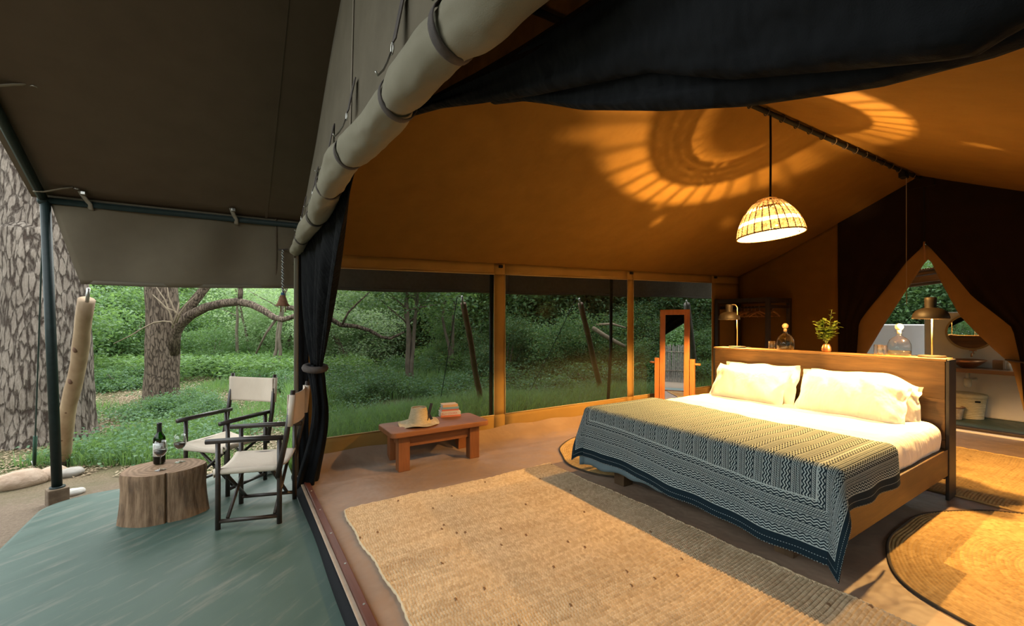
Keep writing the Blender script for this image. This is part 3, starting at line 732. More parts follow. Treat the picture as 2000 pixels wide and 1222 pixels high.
# ------------------------------------------------------------------ things on the headboard ledge
HX, HZ = 4.80, 1.108
def desk_lamp(loc, rz, label, power):
    t = thing('reading_lamp', label, 'lamp', (0,0,0), 'bronze reading lamps on the headboard')
    MB().lathe([(0,.0),(.085,.0),(.088,.006),(.085,.014),(.02,.017),(0,.017)], 28).build('base', M_BRONZE, t, autos=40)
    MB().tube([(0,0,.015),(0,0,.30),(0,0,.455),(0,.02,.482),(0,.06,.488),(0,.088,.478)], .0055, 8).build('stem', M_BRASS, t, smooth=True)
    prof = [(.112,.315),(.114,.325),(.108,.352),(.092,.378),(.066,.396),(.036,.404),(.035,.41),(.037,.46),(.037,.485),(.03,.49),(0,.49)]
    MB().lathe([(.109,.316)]+prof[0:1]+prof[1:], 32, (0,.095,0)).build('shade', M_BRONZE, t, smooth=True, solid=.002)
    MB().ball((0,.095,.386), .016, 12, 8).build('bulb', emit('reading_bulb', LAMP, 30), t, smooth=True)
    MB().tube([(.05,-.02,.012),(.075,-.055,.006),(.11,-.09,.004),(.13,-.05,.004)], .003, 5).build('flex', M_BLK, t)
    ld = bpy.data.lights.new('reading_light', 'POINT'); ld.energy = power; ld.color = LAMP; ld.shadow_soft_size = .016
    lo = bpy.data.objects.new('reading_light', ld); COL.objects.link(lo); lo.parent = t; lo.location = (0,.095,.352)
    t.location = loc; t.rotation_euler = (0,0,rz)
    return t
desk_lamp((HX, 2.735, HZ), R(0), 'left bronze reading lamp with domed shade, in front of the wardrobe', READING_W)
desk_lamp((HX+.04, 1.12, HZ), R(98), 'right bronze reading lamp with domed shade, in front of the bathroom doorway', READING_W)
def decanter(y, label, cork):
    t = thing('decanter', label, 'decanter', (0,0,0), 'stoppered glass decanters on the headboard')
    pr = [(0,.004),(.07,.004),(.078,.012),(.080,.06),(.077,.10),(.064,.135),(.040,.158),(.021,.17),(.018,.185),(.018,.205),(.030,.209),(.030,.214),(.016,.214)]
    MB().lathe(pr, 28).build('body', M_GLASS, t, smooth=True)
    MB().lathe([(0,.008),(.072,.008),(.075,.02),(.076,.045),(0,.045)], 28).build('water', glass('pale_spirit', (.96,.90,.70), ior=1.3), t, smooth=True)
    m = simple('stopper_%d' % cork, *(((.46,.30,.18), (.40,.25,.14)) if cork else ((.66,.60,.46), (.60,.54,.40))), 20, rough=.3)
    MB().tube([(0,0,.19),(0,0,.222)], .014, 12).ball((0,0,.247), .029, 18, 12).build('stopper', m, t, smooth=True)
    t.location = (HX, y, HZ); return t
decanter(2.228, 'round glass decanter with a ball stopper, left of the vase', 1)
decanter(1.318, 'round glass decanter with a ball stopper, right of the vase', 0)
def tumbler(x, y, label):
    t = MB().lathe([(0,.006),(.028,.006),(.030,.003),(.033,.02),(.034,.05),(.033,.088),(.0315,.088),(.031,.03),(.029,.012),(0,.011)], 22).build('tumbler', M_GLASS, None, smooth=True, keep=True)
    t.location = (x, y, HZ); return tag(t, label, 'glass', 'tumblers beside the decanters')
tumbler(HX, 2.362, 'small clear tumbler beside the left decanter'); tumbler(HX+.03, 1.468, 'left clear tumbler of two beside the right decanter'); tumbler(HX-.05, 1.42, 'right clear tumbler of two, touching the right decanter')
t = thing('vase', 'small copper vase of fresh green leaves on the headboard', 'vase', (HX, 1.86, HZ))
MB().lathe([(0,0),(.032,0),(.040,.02),(.038,.045),(.028,.068),(.024,.078),(.021,.078),(.02,.02),(0,.02)], 24, (HX,1.86,HZ)).build('pot', M_COPPER, t, smooth=True)
M_VLEAF = leafmat('vase_leaf', (.10,.17,.025), (.23,.27,.05), .3)
st = MB(); lv = MB()
for k in range(23):
    a = k*2.4; sp_ = rnd.uniform(.02,.09); h = rnd.uniform(.12,.24) if k else .33
    base = Vector((HX, 1.86, HZ+.07)); tip = base + Vector((sp_*math.cos(a), sp_*math.sin(a)*1.1 - (.03 if not k else 0), h))
    st.tube([base, base.lerp(tip, .5) + Vector((0,0,.015)), tip], .0018, 4)
    for j in range(9):
        p = base.lerp(tip, .3 + .7*j/8); b = rnd.uniform(0, 2*PI); el = rnd.uniform(-.2,.7); L = rnd.uniform(.036,.062)
        d = Vector((math.cos(b)*math.cos(el), math.sin(b)*math.cos(el), math.sin(el))); sd_ = d.cross(Vector((0,0,1))).normalized()*L*.32; up = Vector((0,0,.006))
        lv.add([p, p+d*L*.5+sd_+up, p+d*L, p+d*L*.5-sd_+up], [(0,1,2,3)])
st.build('stem', simple('stem', (.10,.13,.03)), t); q = lv.build('foliage', M_VLEAF, t); q['kind'] = 'stuff'

# ------------------------------------------------------------------ pendant lamp over the bed
PX, PY, PZ = 3.84, 1.9, 2.135                      # centre of the shade's rim
t = thing('pendant_lamp', 'woven basket pendant lamp, lit, on a black cord from the ridge pole', 'lamp', (PX, PY, PZ))
prof = [(.256,0),(.250,.04),(.236,.09),(.214,.14),(.186,.19),(.152,.235),(.113,.275),(.068,.305),(.03,.318)]
def sr(z): return interp([p[1] for p in prof], [p[0] for p in prof], z)
TILT = Matrix.Translation((PX, PY, PZ)) @ Matrix.Rotation(R(-5), 4, Vector((.894, .447, 0)))
g = G('lit_straw'); c = g.coord(); cc = g.mix(g.ramp(g.noise(c, 90, 3), [(.3,0.),(.7,1.)]), (.55,.42,.24), (.74,.62,.42))
M_STRAW = g.end(g.n('MixShader', None, {0: g.ramp(g.noise(g.coord((1,1,.6)), 55, 2), [(.40,.28),(.56,.80)]), 1: g.pbr(cc, .8).outputs[0], 2: g.n('BsdfTranslucent', None, {'Color': (.96,.93,.86,1)}).outputs[0]}))
M_RIB = simple('shade_rib', (.16,.09,.04), rough=.8)
w = MB(); NA = 84
rows = []; zc = .0
bands = [(.0,.086),(.117,.196),(.228,.274),(.303,.318)]       # close woven bands; the gaps between them are open ribs
for z0, z1 in bands:
    nr = max(1, int((z1-z0)/.0105))
    for r_ in range(nr): rows.append((lerp(z0, z1, r_/nr), lerp(z0, z1, (r_+1)/nr)+.0006))
rl = random.Random(5)
for ri, (z0, z1) in enumerate(rows):
    skip = 0
    for k in range(NA):
        if rl.random() < .012: continue
        a0, a1 = 2*PI*(k-.01)/NA, 2*PI*(k+1.01)/NA; o_ = .003*((k+ri) % 2)
        w.add([((sr(z)+o_)*math.cos(a), (sr(z)+o_)*math.sin(a), z) for z, a in ((z0,a0),(z0,a1),(z1,a1),(z1,a0))], [(0,1,2,3)])
w.xform(TILT); q = w.build('weave', M_STRAW, t, solid=.002); q['kind'] = 'stuff'
gp = G('pale_raffia'); M_RAF = gp.end(gp.n('MixShader', None, {0: .65, 1: gp.pbr((.7,.58,.38,1), .8).outputs[0], 2: gp.n('BsdfTranslucent', None, {'Color': (.97,.95,.9,1)}).outputs[0]}))
MB().grid(lambda u, v: (sr(lerp(.084,.119,v))*math.cos(2*PI*u), sr(lerp(.084,.119,v))*math.sin(2*PI*u), lerp(.084,.119,v)), 60, 3, cu=True).xform(TILT).build('pale_band', M_RAF, t, smooth=True, label='thin pale band that lets the light through')
for k in range(26):
    a = 2*PI*k/26
    MB().tube([((sr(z)+.001)*math.cos(a), (sr(z)+.001)*math.sin(a), z) for z in (0,.05,.10,.15,.2,.25,.29,.318)], [.0046,.0046,.0046,.0044,.0042,.003,.0018,.0015], 5).xform(TILT).build('rib', M_RIB, t)
for z, rr in ((.0,.006),(.318,.005)):
    MB().tube([(sr(z)*math.cos(2*PI*k/40), sr(z)*math.sin(2*PI*k/40), z) for k in range(40)], rr, 6, closed=True).xform(TILT).build('hoop', M_RIB, t, smooth=True)
MB().lathe([(0,.321),(.031,.321),(.031,.314),(0,.314)], 16).xform(TILT).build('cap', M_RIB, t)
cz = ridgeZ(PX) - PZ - .06
MB().tube([(PX, PY, PZ+.18), (PX, PY, PZ+.40), (PX+.004, PY, PZ+.7), (PX, PY, PZ+cz)], .009, 8).build('cord', M_BLK, t, smooth=True)
MB().tube([(PX, PY, PZ+.125),(PX, PY, PZ+.20)], .02, 10).build('lamp_holder', M_BLK, t, smooth=True)
MB().ball((PX, PY, PZ+.108), .0097, 12, 8).build('bulb', M_BULB, t, smooth=True)

# ------------------------------------------------------------------ low table with hat and books
t = thing('low_table', 'low reddish wooden table with thick square legs under the first window', 'table', (1.71, 4.1, 0))
tx0, tx1, ty0, ty1, tz = 1.205, 2.225, 3.87, 4.335, .385
mb = MB(); n_ = 8; pts = []
for cx_, cy_, a0 in ((tx1-.05, ty1-.05, 0), (tx0+.05, ty1-.05, 90), (tx0+.05, ty0+.05, 180), (tx1-.05, ty0+.05, 270)):
    pts += [(cx_ + .05*math.cos(R(a0+90*k/6)), cy_ + .05*math.sin(R(a0+90*k/6))) for k in range(7)]
mb.v = [(x, y, tz-.05) for x, y in pts] + [(x, y, tz) for x, y in pts]; N_ = len(pts)
mb.f = [(i, (i+1) % N_, N_+(i+1) % N_, N_+i) for i in range(N_)] + [tuple(range(N_, 2*N_)), tuple(range(N_-1, -1, -1))]
mb.build('table_top', W_RED, t, bevel=.008)
for x in (1.345, 2.085):
    for y in (3.985, 4.25): MB().box(x-.055, x+.055, y-.045, y+.045, 0, tz-.05).build('leg', W_REDZ, t, bevel=.005)
for y in (3.985, 4.25): MB().box(1.40, 2.03, y-.02, y+.02, .22, .325).build('apron', W_RED, t, bevel=.003)
for x in (1.345, 2.085): MB().box(x-.02, x+.02, 4.03, 4.205, .22, .325).build('apron', W_RED, t, bevel=.003)
hx, hy_ = 1.555, 4.12
t = thing('straw_hat', 'wide brimmed straw hat with dark ribbon on the low table', 'hat', (hx, hy_, tz))
M_HAT = simple('hat_straw', (.46,.36,.21), (.60,.49,.31), 30, stretch=(1,1,6), rough=.85, bump=.5, bscale=120)
def hat(u, v):
    a = 2*PI*u; r_ = interp([0,.48,.55,.98,1], [.205,.118,.105,.072,.066], v); z = interp([0,.1,.48,.55,.98,1], [.012,.010,.016,.035,.165,.160], v)
    if v < .5: z += (.010*math.sin(3*a+.5) + .008*math.sin(5*a))*(1-v*2); r_ *= 1 + .03*math.sin(2*a)
    r_ += .0025*math.sin(v*130) * (v > .5) + .0012*math.sin(v*110)*(v <= .5)
    return (hx + r_*math.cos(a), hy_ + r_*math.sin(a), tz + z)
h = MB().grid(hat, 48, 44, cu=True).build('straw', M_HAT, t, smooth=True, solid=.003)
MB().lathe([(0,.150),(.045,.150),(.068,.158)], 24, (hx,hy_,tz)).build('crown_top', M_HAT, t, smooth=True, solid=.002)
M_RIBBON = simple('dark_ribbon', (.018,.014,.013), rough=.6)
for p0, p1 in (((.075,-.055,.075),(.115,-.045,.20)), ((.085,-.055,.10),(.045,-.088,.045)), ((.075,-.055,.11),(.105,-.075,.045))):
    MB().beam((hx+p0[0], hy_+p0[1], tz+p0[2]), (hx+p1[0], hy_+p1[1], tz+p1[2]), .028, .004, (.5,1,.2)).build('ribbon', M_RIBBON, t, bevel=.0015)
MB().ball((hx+.078, hy_-.056, tz+.09), .013, 10, 6).build('knot', M_RIBBON, t, smooth=True)

M_PAPER = simple('page_edges', (.62,.55,.44), (.52,.45,.35), 80, stretch=(1,1,8), rough=.9)
bp0, bp1 = sz(861, 815, tz), sz(899, 812, tz); bd = (bp1-bp0); bang = math.atan2(bd.y, bd.x); bl = .215
def book(z0, h, L, W, dx, dy, da, cover, label, txt=None, two=None):
    t = thing('book', label, 'book', (0,0,0), 'books stacked on the low table')
    MB().box(-L/2, L/2, 0, W, 0, .003).build('cover', cover, t); MB().box(-L/2, L/2, 0, W, h-.003, h).build('cover', cover, t)
    sp = MB().box(-L/2, L/2, -.002, .002, 0, h).build('spine', cover, t)
    MB().box(-L/2+.003, L/2-.003, .002, W-.004, .003, h-.003).build('pages', M_PAPER, t)
    if two: MB().box(-L/2-.0005, L/2+.0005, -.0028, W*.2, -.0002, h*.36).build('spine_band', two, t)
    if txt:
        cu = bpy.data.curves.new('lettering', 'FONT'); cu.body = txt[0]; cu.size = txt[1]; cu.extrude = .0003; cu.align_y = 'CENTER'
        f = bpy.data.objects.new('lettering', cu); COL.objects.link(f); f.parent = t; f.location = (txt[2], -.0026, h*txt[3]); f.rotation_euler = (PI/2,0,0)
        cu.materials.append(txt[4]); bpy.context.view_layer.update()
        me = bpy.data.meshes.new_from_object(f.evaluated_get(bpy.context.evaluated_depsgraph_get())); fm = bpy.data.objects.new('lettering', me); COL.objects.link(fm)
        fm.parent = t; fm.location = f.location; fm.rotation_euler = f.rotation_euler; bpy.data.objects.remove(f)
    t.location = (bp0.x + math.cos(bang)*(L/2+dx) - math.sin(bang)*dy, bp0.y + math.sin(bang)*(L/2+dx) + math.cos(bang)*dy, z0); t.rotation_euler = (0,0,bang+da)
    return t
def flat(n, c): return simple(n, c, rough=.5)
RED_T = flat('red_ink', (.55,.06,.04))
z = tz
b1 = book(z, .054, .215, .135, 0, 0, 0, flat('white_cover', (.62,.56,.50)), 'thick white paperback with red lettering, bottom of the stack', ('JILLY COOPER', .027, -.10, .66, RED_T), flat('orange_cover', (.62,.20,.11)))
MB().box(.075, .095, -.0028, 0, .026, .050).build('emblem', flat('dark_ink', (.10,.03,.03)), b1, bevel=.003); z += .0545
book(z, .026, .185, .125, .012, .006, R(1), flat('red_cover', (.58,.13,.08)), 'red and cream paperback, second from the bottom of the stack', None, flat('cream_cover', (.60,.48,.38))); z += .0265
book(z, .022, .180, .120, .016, .004, R(-2), flat('blue_cover', (.20,.36,.42)), 'pale blue paperback, third from the bottom of the stack'); z += .0225
b4 = book(z, .026, .165, .12, .022, .004, R(2), flat('tan_cover', (.60,.37,.18)), 'tan paperback with a dark spine end, top of the stack')
MB().box(.045, .085, -.0028, .1, .0, .0265).build('spine_band', flat('brown_cover', (.10,.055,.04)), b4)

# ------------------------------------------------------------------ cheval mirror
mc = Vector((5.36, 3.98, 0)); md = Vector((-.92, -.39, 0)).normalized(); mr = Vector((-md.y, md.x, 0))
t = thing('standing_mirror', 'tall swing mirror in an orange wooden frame on two posts beside the bed', 'mirror', mc)
MM = Matrix.Translation(mc) @ Matrix(((mr.x, -md.x, 0, 0), (mr.y, -md.y, 0, 0), (0, 0, 1, 0), (0, 0, 0, 1)))   # local x right, y away from viewer
W_OR = wood('orange_hardwood', (.33,.12,.035), (.50,.20,.065), 2, 10, .4, .15)
TM = MM @ Matrix.Translation((0,0,.86)) @ Matrix.Rotation(R(-2), 4, 'X') @ Matrix.Translation((0,0,-.86))
fw, fh0, fh1 = .205, .12, 1.575
for x0, x1, z0, z1 in ((-fw, -fw+.072, fh0, fh1), (fw-.072, fw, fh0, fh1), (-fw+.0725, fw-.0725, fh1-.075, fh1), (-fw+.0725, fw-.0725, fh0, fh0+.075)):
    MB().box(x0, x1, -.02, .02, z0, z1).xform(TM).build('frame', W_OR, t, bevel=.004)
gm = G('mirror_glass'); MB().box(-fw+.071, fw-.071, -.004, .004, fh0+.073, fh1-.073).xform(TM).build('mirror_glass', gm.end(gm.n('BsdfGlossy', None, {'Color': (.82,.84,.84,1), 'Roughness': .01})), t)
for sx_ in (-1, 1):
    MB().box(sx_*.245-.032, sx_*.245+.032, -.03, .03, .045, .87).xform(MM).build('post', W_OR, t, bevel=.005)
    MB().box(sx_*.245-.034, sx_*.245+.034, -.22, .22, 0, .055).xform(MM).build('foot', W_OR, t, bevel=.008)
    MB().tube([(sx_*.205, 0, .80), (sx_*.35, 0, .80)], [.014, .017], 10).xform(MM).build('knob', W_OR, t, smooth=True)
MB().box(-.213, .213, -.02, .02, .06, .11).xform(MM).build('crossbar', W_OR, t, bevel=.003)

# ------------------------------------------------------------------ open wardrobe with hangers
t = thing('clothes_rack', 'dark open wooden wardrobe frame in the far tent corner', 'wardrobe', (7.32, 3.93, 0))
wx0, wx1, wy0, wy1, wz = 7.0, 7.66, 3.5, 4.34, 1.785
for x in (wx0, wx1):
    for y in (wy0, wy1): MB().box(x-.03, x+.03, y-.03, y+.03, 0, wz).build('post', W_WENGE, t, bevel=.004)
for x in (wx0, wx1): MB().box(x-.02, x+.02, wy0+.031, wy1-.031, wz-.07, wz-.005).build('rail', W_WENGE, t, bevel=.003)
for y in (wy0, wy1): MB().box(wx0+.031, wx1-.031, y-.02, y+.02, wz-.07, wz-.005).build('rail', W_WENGE, t, bevel=.003)
for y in (wy0, wy1): MB().box(wx0+.031, wx1-.031, y-.018, y+.018, 1.615, 1.665).build('rail', W_WENGE, t, bevel=.003)
MB().tube([(7.33, wy0+.019, 1.64), (7.33, wy1-.019, 1.64)], .016, 10).build('hanging_rod', W_WENGE, t, smooth=True)
MB().box(wx0+.031, wx1-.031, wy0+.031, wy1-.031, .30, .33).build('shelf', W_WENGE, t)
M_HANG = wood('hanger_wood', (.36,.18,.07), (.52,.28,.12), 0, 10)
hg = thing('coat_hanger', 'wooden coat hanger on the rack', 'hanger', (0,0,0), 'wooden hangers in the wardrobe')
MB().tube([(-.21,0,-.155),(-.12,0,-.105),(0,0,-.068),(.12,0,-.105),(.21,0,-.155)], [.011,.013,.014,.013,.011], 6).build('shoulders', M_HANG, hg, smooth=True)
MB().tube([(-.205,0,-.152),(.205,0,-.152)], .007, 6).build('bar', M_HANG, hg, smooth=True)
MB().tube([(0,0,-.07),(0,0,-.03)] + [(.0195*math.sin(a), 0, .0195*math.cos(a)) for a in [R(160), R(120), R(90), R(45), R(0), R(-45), R(-80)]], .0028, 5).build('hook', M_STEEL, hg, smooth=True)
hl = [4.19, 4.11, 4.05, 3.99, 3.93, 3.87, 3.80, 3.59]
for k, y in enumerate(hl):
    nm = 'wooden coat hanger in the wardrobe, nearest the bed at the right' if k == len(hl)-1 else 'wooden coat hanger in the row along the wardrobe rod'
    o = hg if k == 0 else copy_thing(hg, (0,0,0)); o.location = (7.33, y, 1.6395); o.rotation_euler = (0, R(rnd.uniform(-2,2)), R(rnd.uniform(-16,16))); o['label'] = nm
# ------------------------------------------------------------------ rolled door, straps, gauze curtains
STRAPY = [3.6, 3.0, 2.45, 1.95, 1.29, .87, .4]
def roll_x(y): return interp([-.5, 1.5, 4.2], [.415, .42, .45], y)
def roll(u, v):
    y = lerp(4.26, -.5, u); z, r_ = roll_at(y); a = 2*PI*v
    pinch = sum(math.exp(-((y-q)/.06)**2) for q in STRAPY)
    r_ *= (1 - .17*pinch) * (1 + .06*math.sin(a*2 + y*5) + .09*nz((math.cos(a), math.sin(a), y*2.6), 1.3) + .05*math.sin(y*9 + a) + .07*nz((math.cos(a)*2.2, math.sin(a)*2.2, y*6), 1.5, 4) + .05*abs(nz((math.cos(a+y*2.5)*3, math.sin(a+y*2.5)*3, y*2), 1.5, 9)))
    r_ *= smoothstep(0, .012, u)*.35 + .65
    return (roll_x(y) + r_*math.cos(a) + .01*math.sin(y*5), y, z + r_*math.sin(a)*1.02)
t = thing('rolled_canvas_door', 'khaki canvas front door rolled up and held by brown straps', 'tent door', (.40, 2.0, 2.1))
MB().grid(roll, 220, 32, cv=True).build('canvas_roll', M_ROLL, t, smooth=True)
def roll_end(u, v): p = roll(0, v); z, r_ = roll_at(4.26); return (lerp(.45, p[0], u), 4.26 + .012*(1-u), lerp(z, p[2], u))
MB().grid(roll_end, 5, 32, cv=True).build('roll_end', M_ROLL, t, smooth=True)
# inner tube of paler canvas that shows between two straps
for y in STRAPY:
    z, r_ = roll_at(y); q = r_*.86 + .006
    wd_ = .017 if y > .6 else .02
    X0 = roll_x(y); st = MB().tube([(X0 + .01*math.sin(y*5) + q*math.cos(a), y + .012*math.cos(a), z + q*1.02*math.sin(a)) for a in [2*PI*k/28 for k in range(28)]], wd_, 6, closed=True, flat=1)
    # flatten the strap to webbing: thin across its radius
    vs = []
    for (x_, y_, z_) in st.v:
        dx, dz = x_-X0-.01*math.sin(y*5), z_-z; L = math.hypot(dx, dz); k = (q + (L-q)*.14)/L; vs.append((X0 + .01*math.sin(y*5) + dx*k, y_, z + dz*k))
    st.v = vs; so = st.build('strap', M_BROWNW, t, smooth=True)
    # short upper strap on the gable with a ring and a hook
    zt = z + r_*1.0; xs = X0 - r_*.80
    MB().beam((X0+.024, y+.02, zt+.27), (X0-.005, y+.02, zt+.12), .042, .004, (1,0,0)).build('hanger_strap', M_BROWNW, t)
    MB().tube([(X0-.010, y+.02 + .011*math.cos(a), zt+.098 + .018*math.sin(a)) for a in [2*PI*k/12 for k in range(12)]], .0024, 5, closed=True).build('ring', M_STEEL, t, smooth=True)
    MB().tube([(X0-.014, y+.02, zt+.085), (X0-.026, y+.018, zt+.05), (xs+.012, y+.014, zt+.02), (xs-.006, y+.008, zt-.005), (xs-.014, y+.004, zt+.004)], .003, 5).build('hook', M_STEEL, t, smooth=True)

# the tied gauze curtain at the window side of the opening
t = thing('gauze_curtain', 'black gauze curtain drawn to the left and tied with a band at the tent corner', 'curtain', (.58, 4.05, 0))
def cur(u, v):
    # u across (outer edge to inner edge), v from the tie (0) to the rail (1)
    yo, yi = 4.30, 2.38
    top = Vector((lerp(.50, .53, u), lerp(yo, 2.25, u), lerp(2.05, 2.21, u)))
    tie = Vector((.585 + .05*u, 4.17 - .17*u, 1.0 + .02*math.sin(u*7)))
    p = tie.lerp(top, v); k = v*(1-v)
    p.y += -.10*k*u + .12*k*(1-u); p.x += (.030*math.sin(u*34 + v*2) + .02*math.sin(u*15 + 2))*(.12+.88*math.sin(PI*min(1, v*.92+.08)))
    return tuple(p)
MB().grid(cur, 110, 40).build('gauze', M_GAUZE, t, smooth=True, solid=.006)
def low(u, v):
    a = 2*PI*u; z = lerp(1.03, -.02, v); bl = interp([0,.06,.25,.7,1], [.055,.07,.062,.085,.10], v)
    r_ = bl*(1 + .22*math.sin(a*5 + v*2.2) + .1*math.sin(a*9)); cx_ = .60 + .0*v - .055*smoothstep(.3, 1, v) + .05*math.sin(PI*v); cy_ = 4.085 + .07*v
    return (cx_ + r_*math.cos(a)*.8, cy_ + r_*math.sin(a)*1.1, z)
MB().grid(low, 60, 30, cu=True).build('gauze_tail', M_GAUZE, t, smooth=True)
MB().tube([(.60 + .078*math.cos(a), 4.085 + .095*math.sin(a), 1.0 + .012*math.sin(a)) for a in [2*PI*k/24 for k in range(24)]], .03, 8, closed=True, flat=1).build('tie_band', M_BROWNW, t, smooth=True)

# the gauze door rolled under the gable, sagging towards the viewer
t = thing('gauze_swag', 'black gauze door bundled in sagging folds under the front gable', 'curtain', (.66, .8, 1.7))
def swag(bot, top, x0, amp, ph, ya, yb):
    yb_, zb_ = zip(*bot); yt_, zt_ = zip(*top)
    def fn(u, v):
        y = lerp(ya, yb, u); zb = interp(yb_, zb_, y); zt = interp(yt_, zt_, y); a = 2*PI*v
        h = max(.004, (zt-zb)/2); c_ = (zt+zb)/2
        fold = 1 + amp*1.8*math.sin(a*4 + y*3.2 + ph) + amp*1.1*math.sin(a*9 - y*5)
        return (x0 + min(.10, .34*h+.012)*math.cos(a)*fold, y, c_ + h*math.sin(a)*(1 + .10*amp*math.sin(a*4 + y*4)))
    return fn
B1 = [(-.5,1.78),(-.2,1.70),(.08,1.672),(.113,1.66),(.196,1.69),(.353,1.75),(.50,1.83),(.64,1.875),(.83,1.935),(1.1,2.03),(1.4,2.14),(1.70,2.232)]
T1 = [(-.5,1.98),(.1,2.10),(.35,2.06),(.545,2.02),(.87,2.075),(1.1,2.12),(1.45,2.20),(1.72,2.255)]
MB().grid(swag(B1, T1, .60, .10, .4, 1.72, -.5), 120, 40, cv=True).build('fold', M_GAUZE, t, smooth=True)
B2 = [(-.5,1.74),(-.1,1.68),(.10,1.668),(.196,1.68),(.353,1.722),(.5,1.775),(.716,1.865),(.84,1.93),(.95,1.985),(1.1,2.04)]
T2 = [(-.5,1.92),(.1,1.9),(.35,1.87),(.6,1.90),(.84,1.98),(.95,2.03),(1.1,2.06)]
MB().grid(swag(B2, T2, .645, .12, 2.0 , 1.1, -.5), 90, 36, cv=True).build('fold', M_GAUZE, t, smooth=True)

# ------------------------------------------------------------------ director's chairs
def canvas_strip(fn, nu, nv): return MB().grid(fn, nu, nv)
def make_chair(label):
    t = thing('director_chair', label, 'chair', (0,0,0), 'folding chairs on the veranda')
    D, W, HA, HS, rr = .195, .222, .615, .40, .0165
    for sx_ in (1, -1):
        for sy in (1, -1):
            MB().tube([(sx_*D, sy*W, 0), (sx_*D, sy*W, .3), (sx_*D, sy*W, HA-.012)], [rr*1.05, rr, rr*.95], 12).build('leg', M_CHAIRW, t, smooth=True)
    for sy in (1, -1):
        MB().tube([(-D-.055, sy*W, HA), (0, sy*W, HA+.003), (D+.075, sy*W, HA)], [.0185, .0195, .0185], 12).build('armrest', M_CHAIRW, t, smooth=True)
        MB().tube([(-D, sy*W, .055), (D, sy*W, .055)], rr*.85, 10).build('side_stretcher', M_CHAIRW, t, smooth=True)
        MB().tube([(-D-.005, sy*(W-.028), HS), (D+.005, sy*(W-.028), HS)], rr*.9, 10).build('seat_rail', M_CHAIRW, t, smooth=True)
        MB().tube([(-D+.005, sy*(W+.03), HS-.06), (-D-.05, sy*(W+.028), HA), (-D-.095, sy*(W+.02), .955)], [.0175,.019,.0165], 12).build('back_post', M_CHAIRW, t, smooth=True)
    for sx_ in (1, -1):
        for sy in (1, -1):
            x = sx_*(D-.045) + sy*.012
            MB().tube([(x, -sy*(W-.01), .07), (x, sy*(W-.03), HS-.02)], .0125, 8).build('cross_brace', M_CHAIRW, t, smooth=True)
    def seat(u, v):
        y = (2*u-1)*(W-.012); x = lerp(-D-.012, D+.03, v); e = abs(2*u-1)
        return (x, y, HS + .018 - .035*(1-e**2) - .0*v + .002*math.sin(9*v))
    s_ = MB().grid(seat, 20, 14).build('seat_canvas', M_CREAM, t, smooth=True, solid=.005)
    def lip(u, v):
        y = (2*u-1)*(W-.012); e = abs(2*u-1)
        return (D+.03+.004*math.sin(PI*v), y, HS + .018 - .035*(1-e**2)*(1-v) - .062*v)
    MB().grid(lip, 20, 4).build('seat_hem', M_CREAM, t, smooth=True, solid=.004)
    def sling(u, v, sy):
        x = lerp(-D-.012, D+.03, u); a = lerp(0, PI, v); return (x, sy*(W-.012 + .016*math.sin(a)), HS + .018 - .02*(1-math.cos(a)))
    for sy in (1, -1): MB().grid(lambda u, v: sling(u, v, sy), 8, 6).build('seat_loop', M_CREAM, t, smooth=True, solid=.004)
    def back(u, v):
        y = (2*u-1)*(W+.028); z = lerp(.70, .925, v) - .006*math.sin(PI*u); e = abs(2*u-1)
        return (-D-.075 - .06*(z-.7)*.4 + .020 - .045*(1-e**2.5), y, z)
    MB().grid(back, 22, 12).build('back_canvas', M_CREAM, t, smooth=True, solid=.005)
    for sy in (1, -1):
        MB().tube([(-D-.072, sy*(W+.024), .70), (-D-.092, sy*(W+.021), .925)], .0215, 12, cap=False).build('back_sleeve', M_CREAM, t, smooth=True, solid=.002)
    return t
DZ = -.05
ch = make_chair('near folding chair with cream canvas seat and dark frame, beside the tree stump')
c2 = copy_thing(ch, (-.045, 4.60, DZ), R(-137), 'far folding chair facing the viewer, cream canvas, behind the tree stump')
ch.location = (.168, 3.80, DZ); ch.rotation_euler = (0, 0, R(161.2))

# ------------------------------------------------------------------ tree stump, wine and glasses
sc_ = Vector((-.44, 4.16, DZ)); SH = .358
def stump_r(a): return 1 + .05*math.sin(2*a+.6) + .035*math.sin(3*a+1) + .02*math.sin(7*a)
CRK = R(-65)
def stump(u, v):
    a = 2*PI*u; z = SH*v; fl = 1 + .05*(1-v)**2 - .035*math.sin(PI*v)
    r_ = stump_r(a)*fl; dc = abs((a-CRK+PI) % (2*PI) - PI); r_ *= 1 - .16*math.exp(-(dc/.028)**2) - .012*math.sin(26*a + 3*math.sin(v*5)) * .35
    ed = .03*max(0, (v-.95)/.05)**2
    x, y = .255*r_*math.cos(a)*(1-ed), .195*r_*math.sin(a)*(1-ed); q = R(-20)
    return (sc_.x + x*math.cos(q)-y*math.sin(q), sc_.y + x*math.sin(q)+y*math.cos(q), sc_.z + z + .006*math.sin(a)*v)
t = thing('stump_table', 'sawn tree stump with a long crack, used as a drinks table', 'stump', sc_)
g = G('weathered_trunk'); c = g.coord((1,1,.12)); n1 = g.noise(c, 22, 6, .65); n2 = g.noise(c, 60, 4)
col = g.mix(g.ramp(n1, [(.34,0.),(.62,1.)]), (.10,.058,.034), (.28,.18,.112)); col = g.mix(g.ramp(g.noise(g.coord((1,1,.3)), 9, 5, .7), [(.55,0.),(.72,.85)]), col, (.07,.05,.038))
MB().grid(stump, 260, 14, cu=True).build('trunk', g.end(g.pbr(col, .85, g.bump(g.mth('ADD', n1, n2), .5, .008), Specular_IOR_Level=.15)), t, smooth=True)
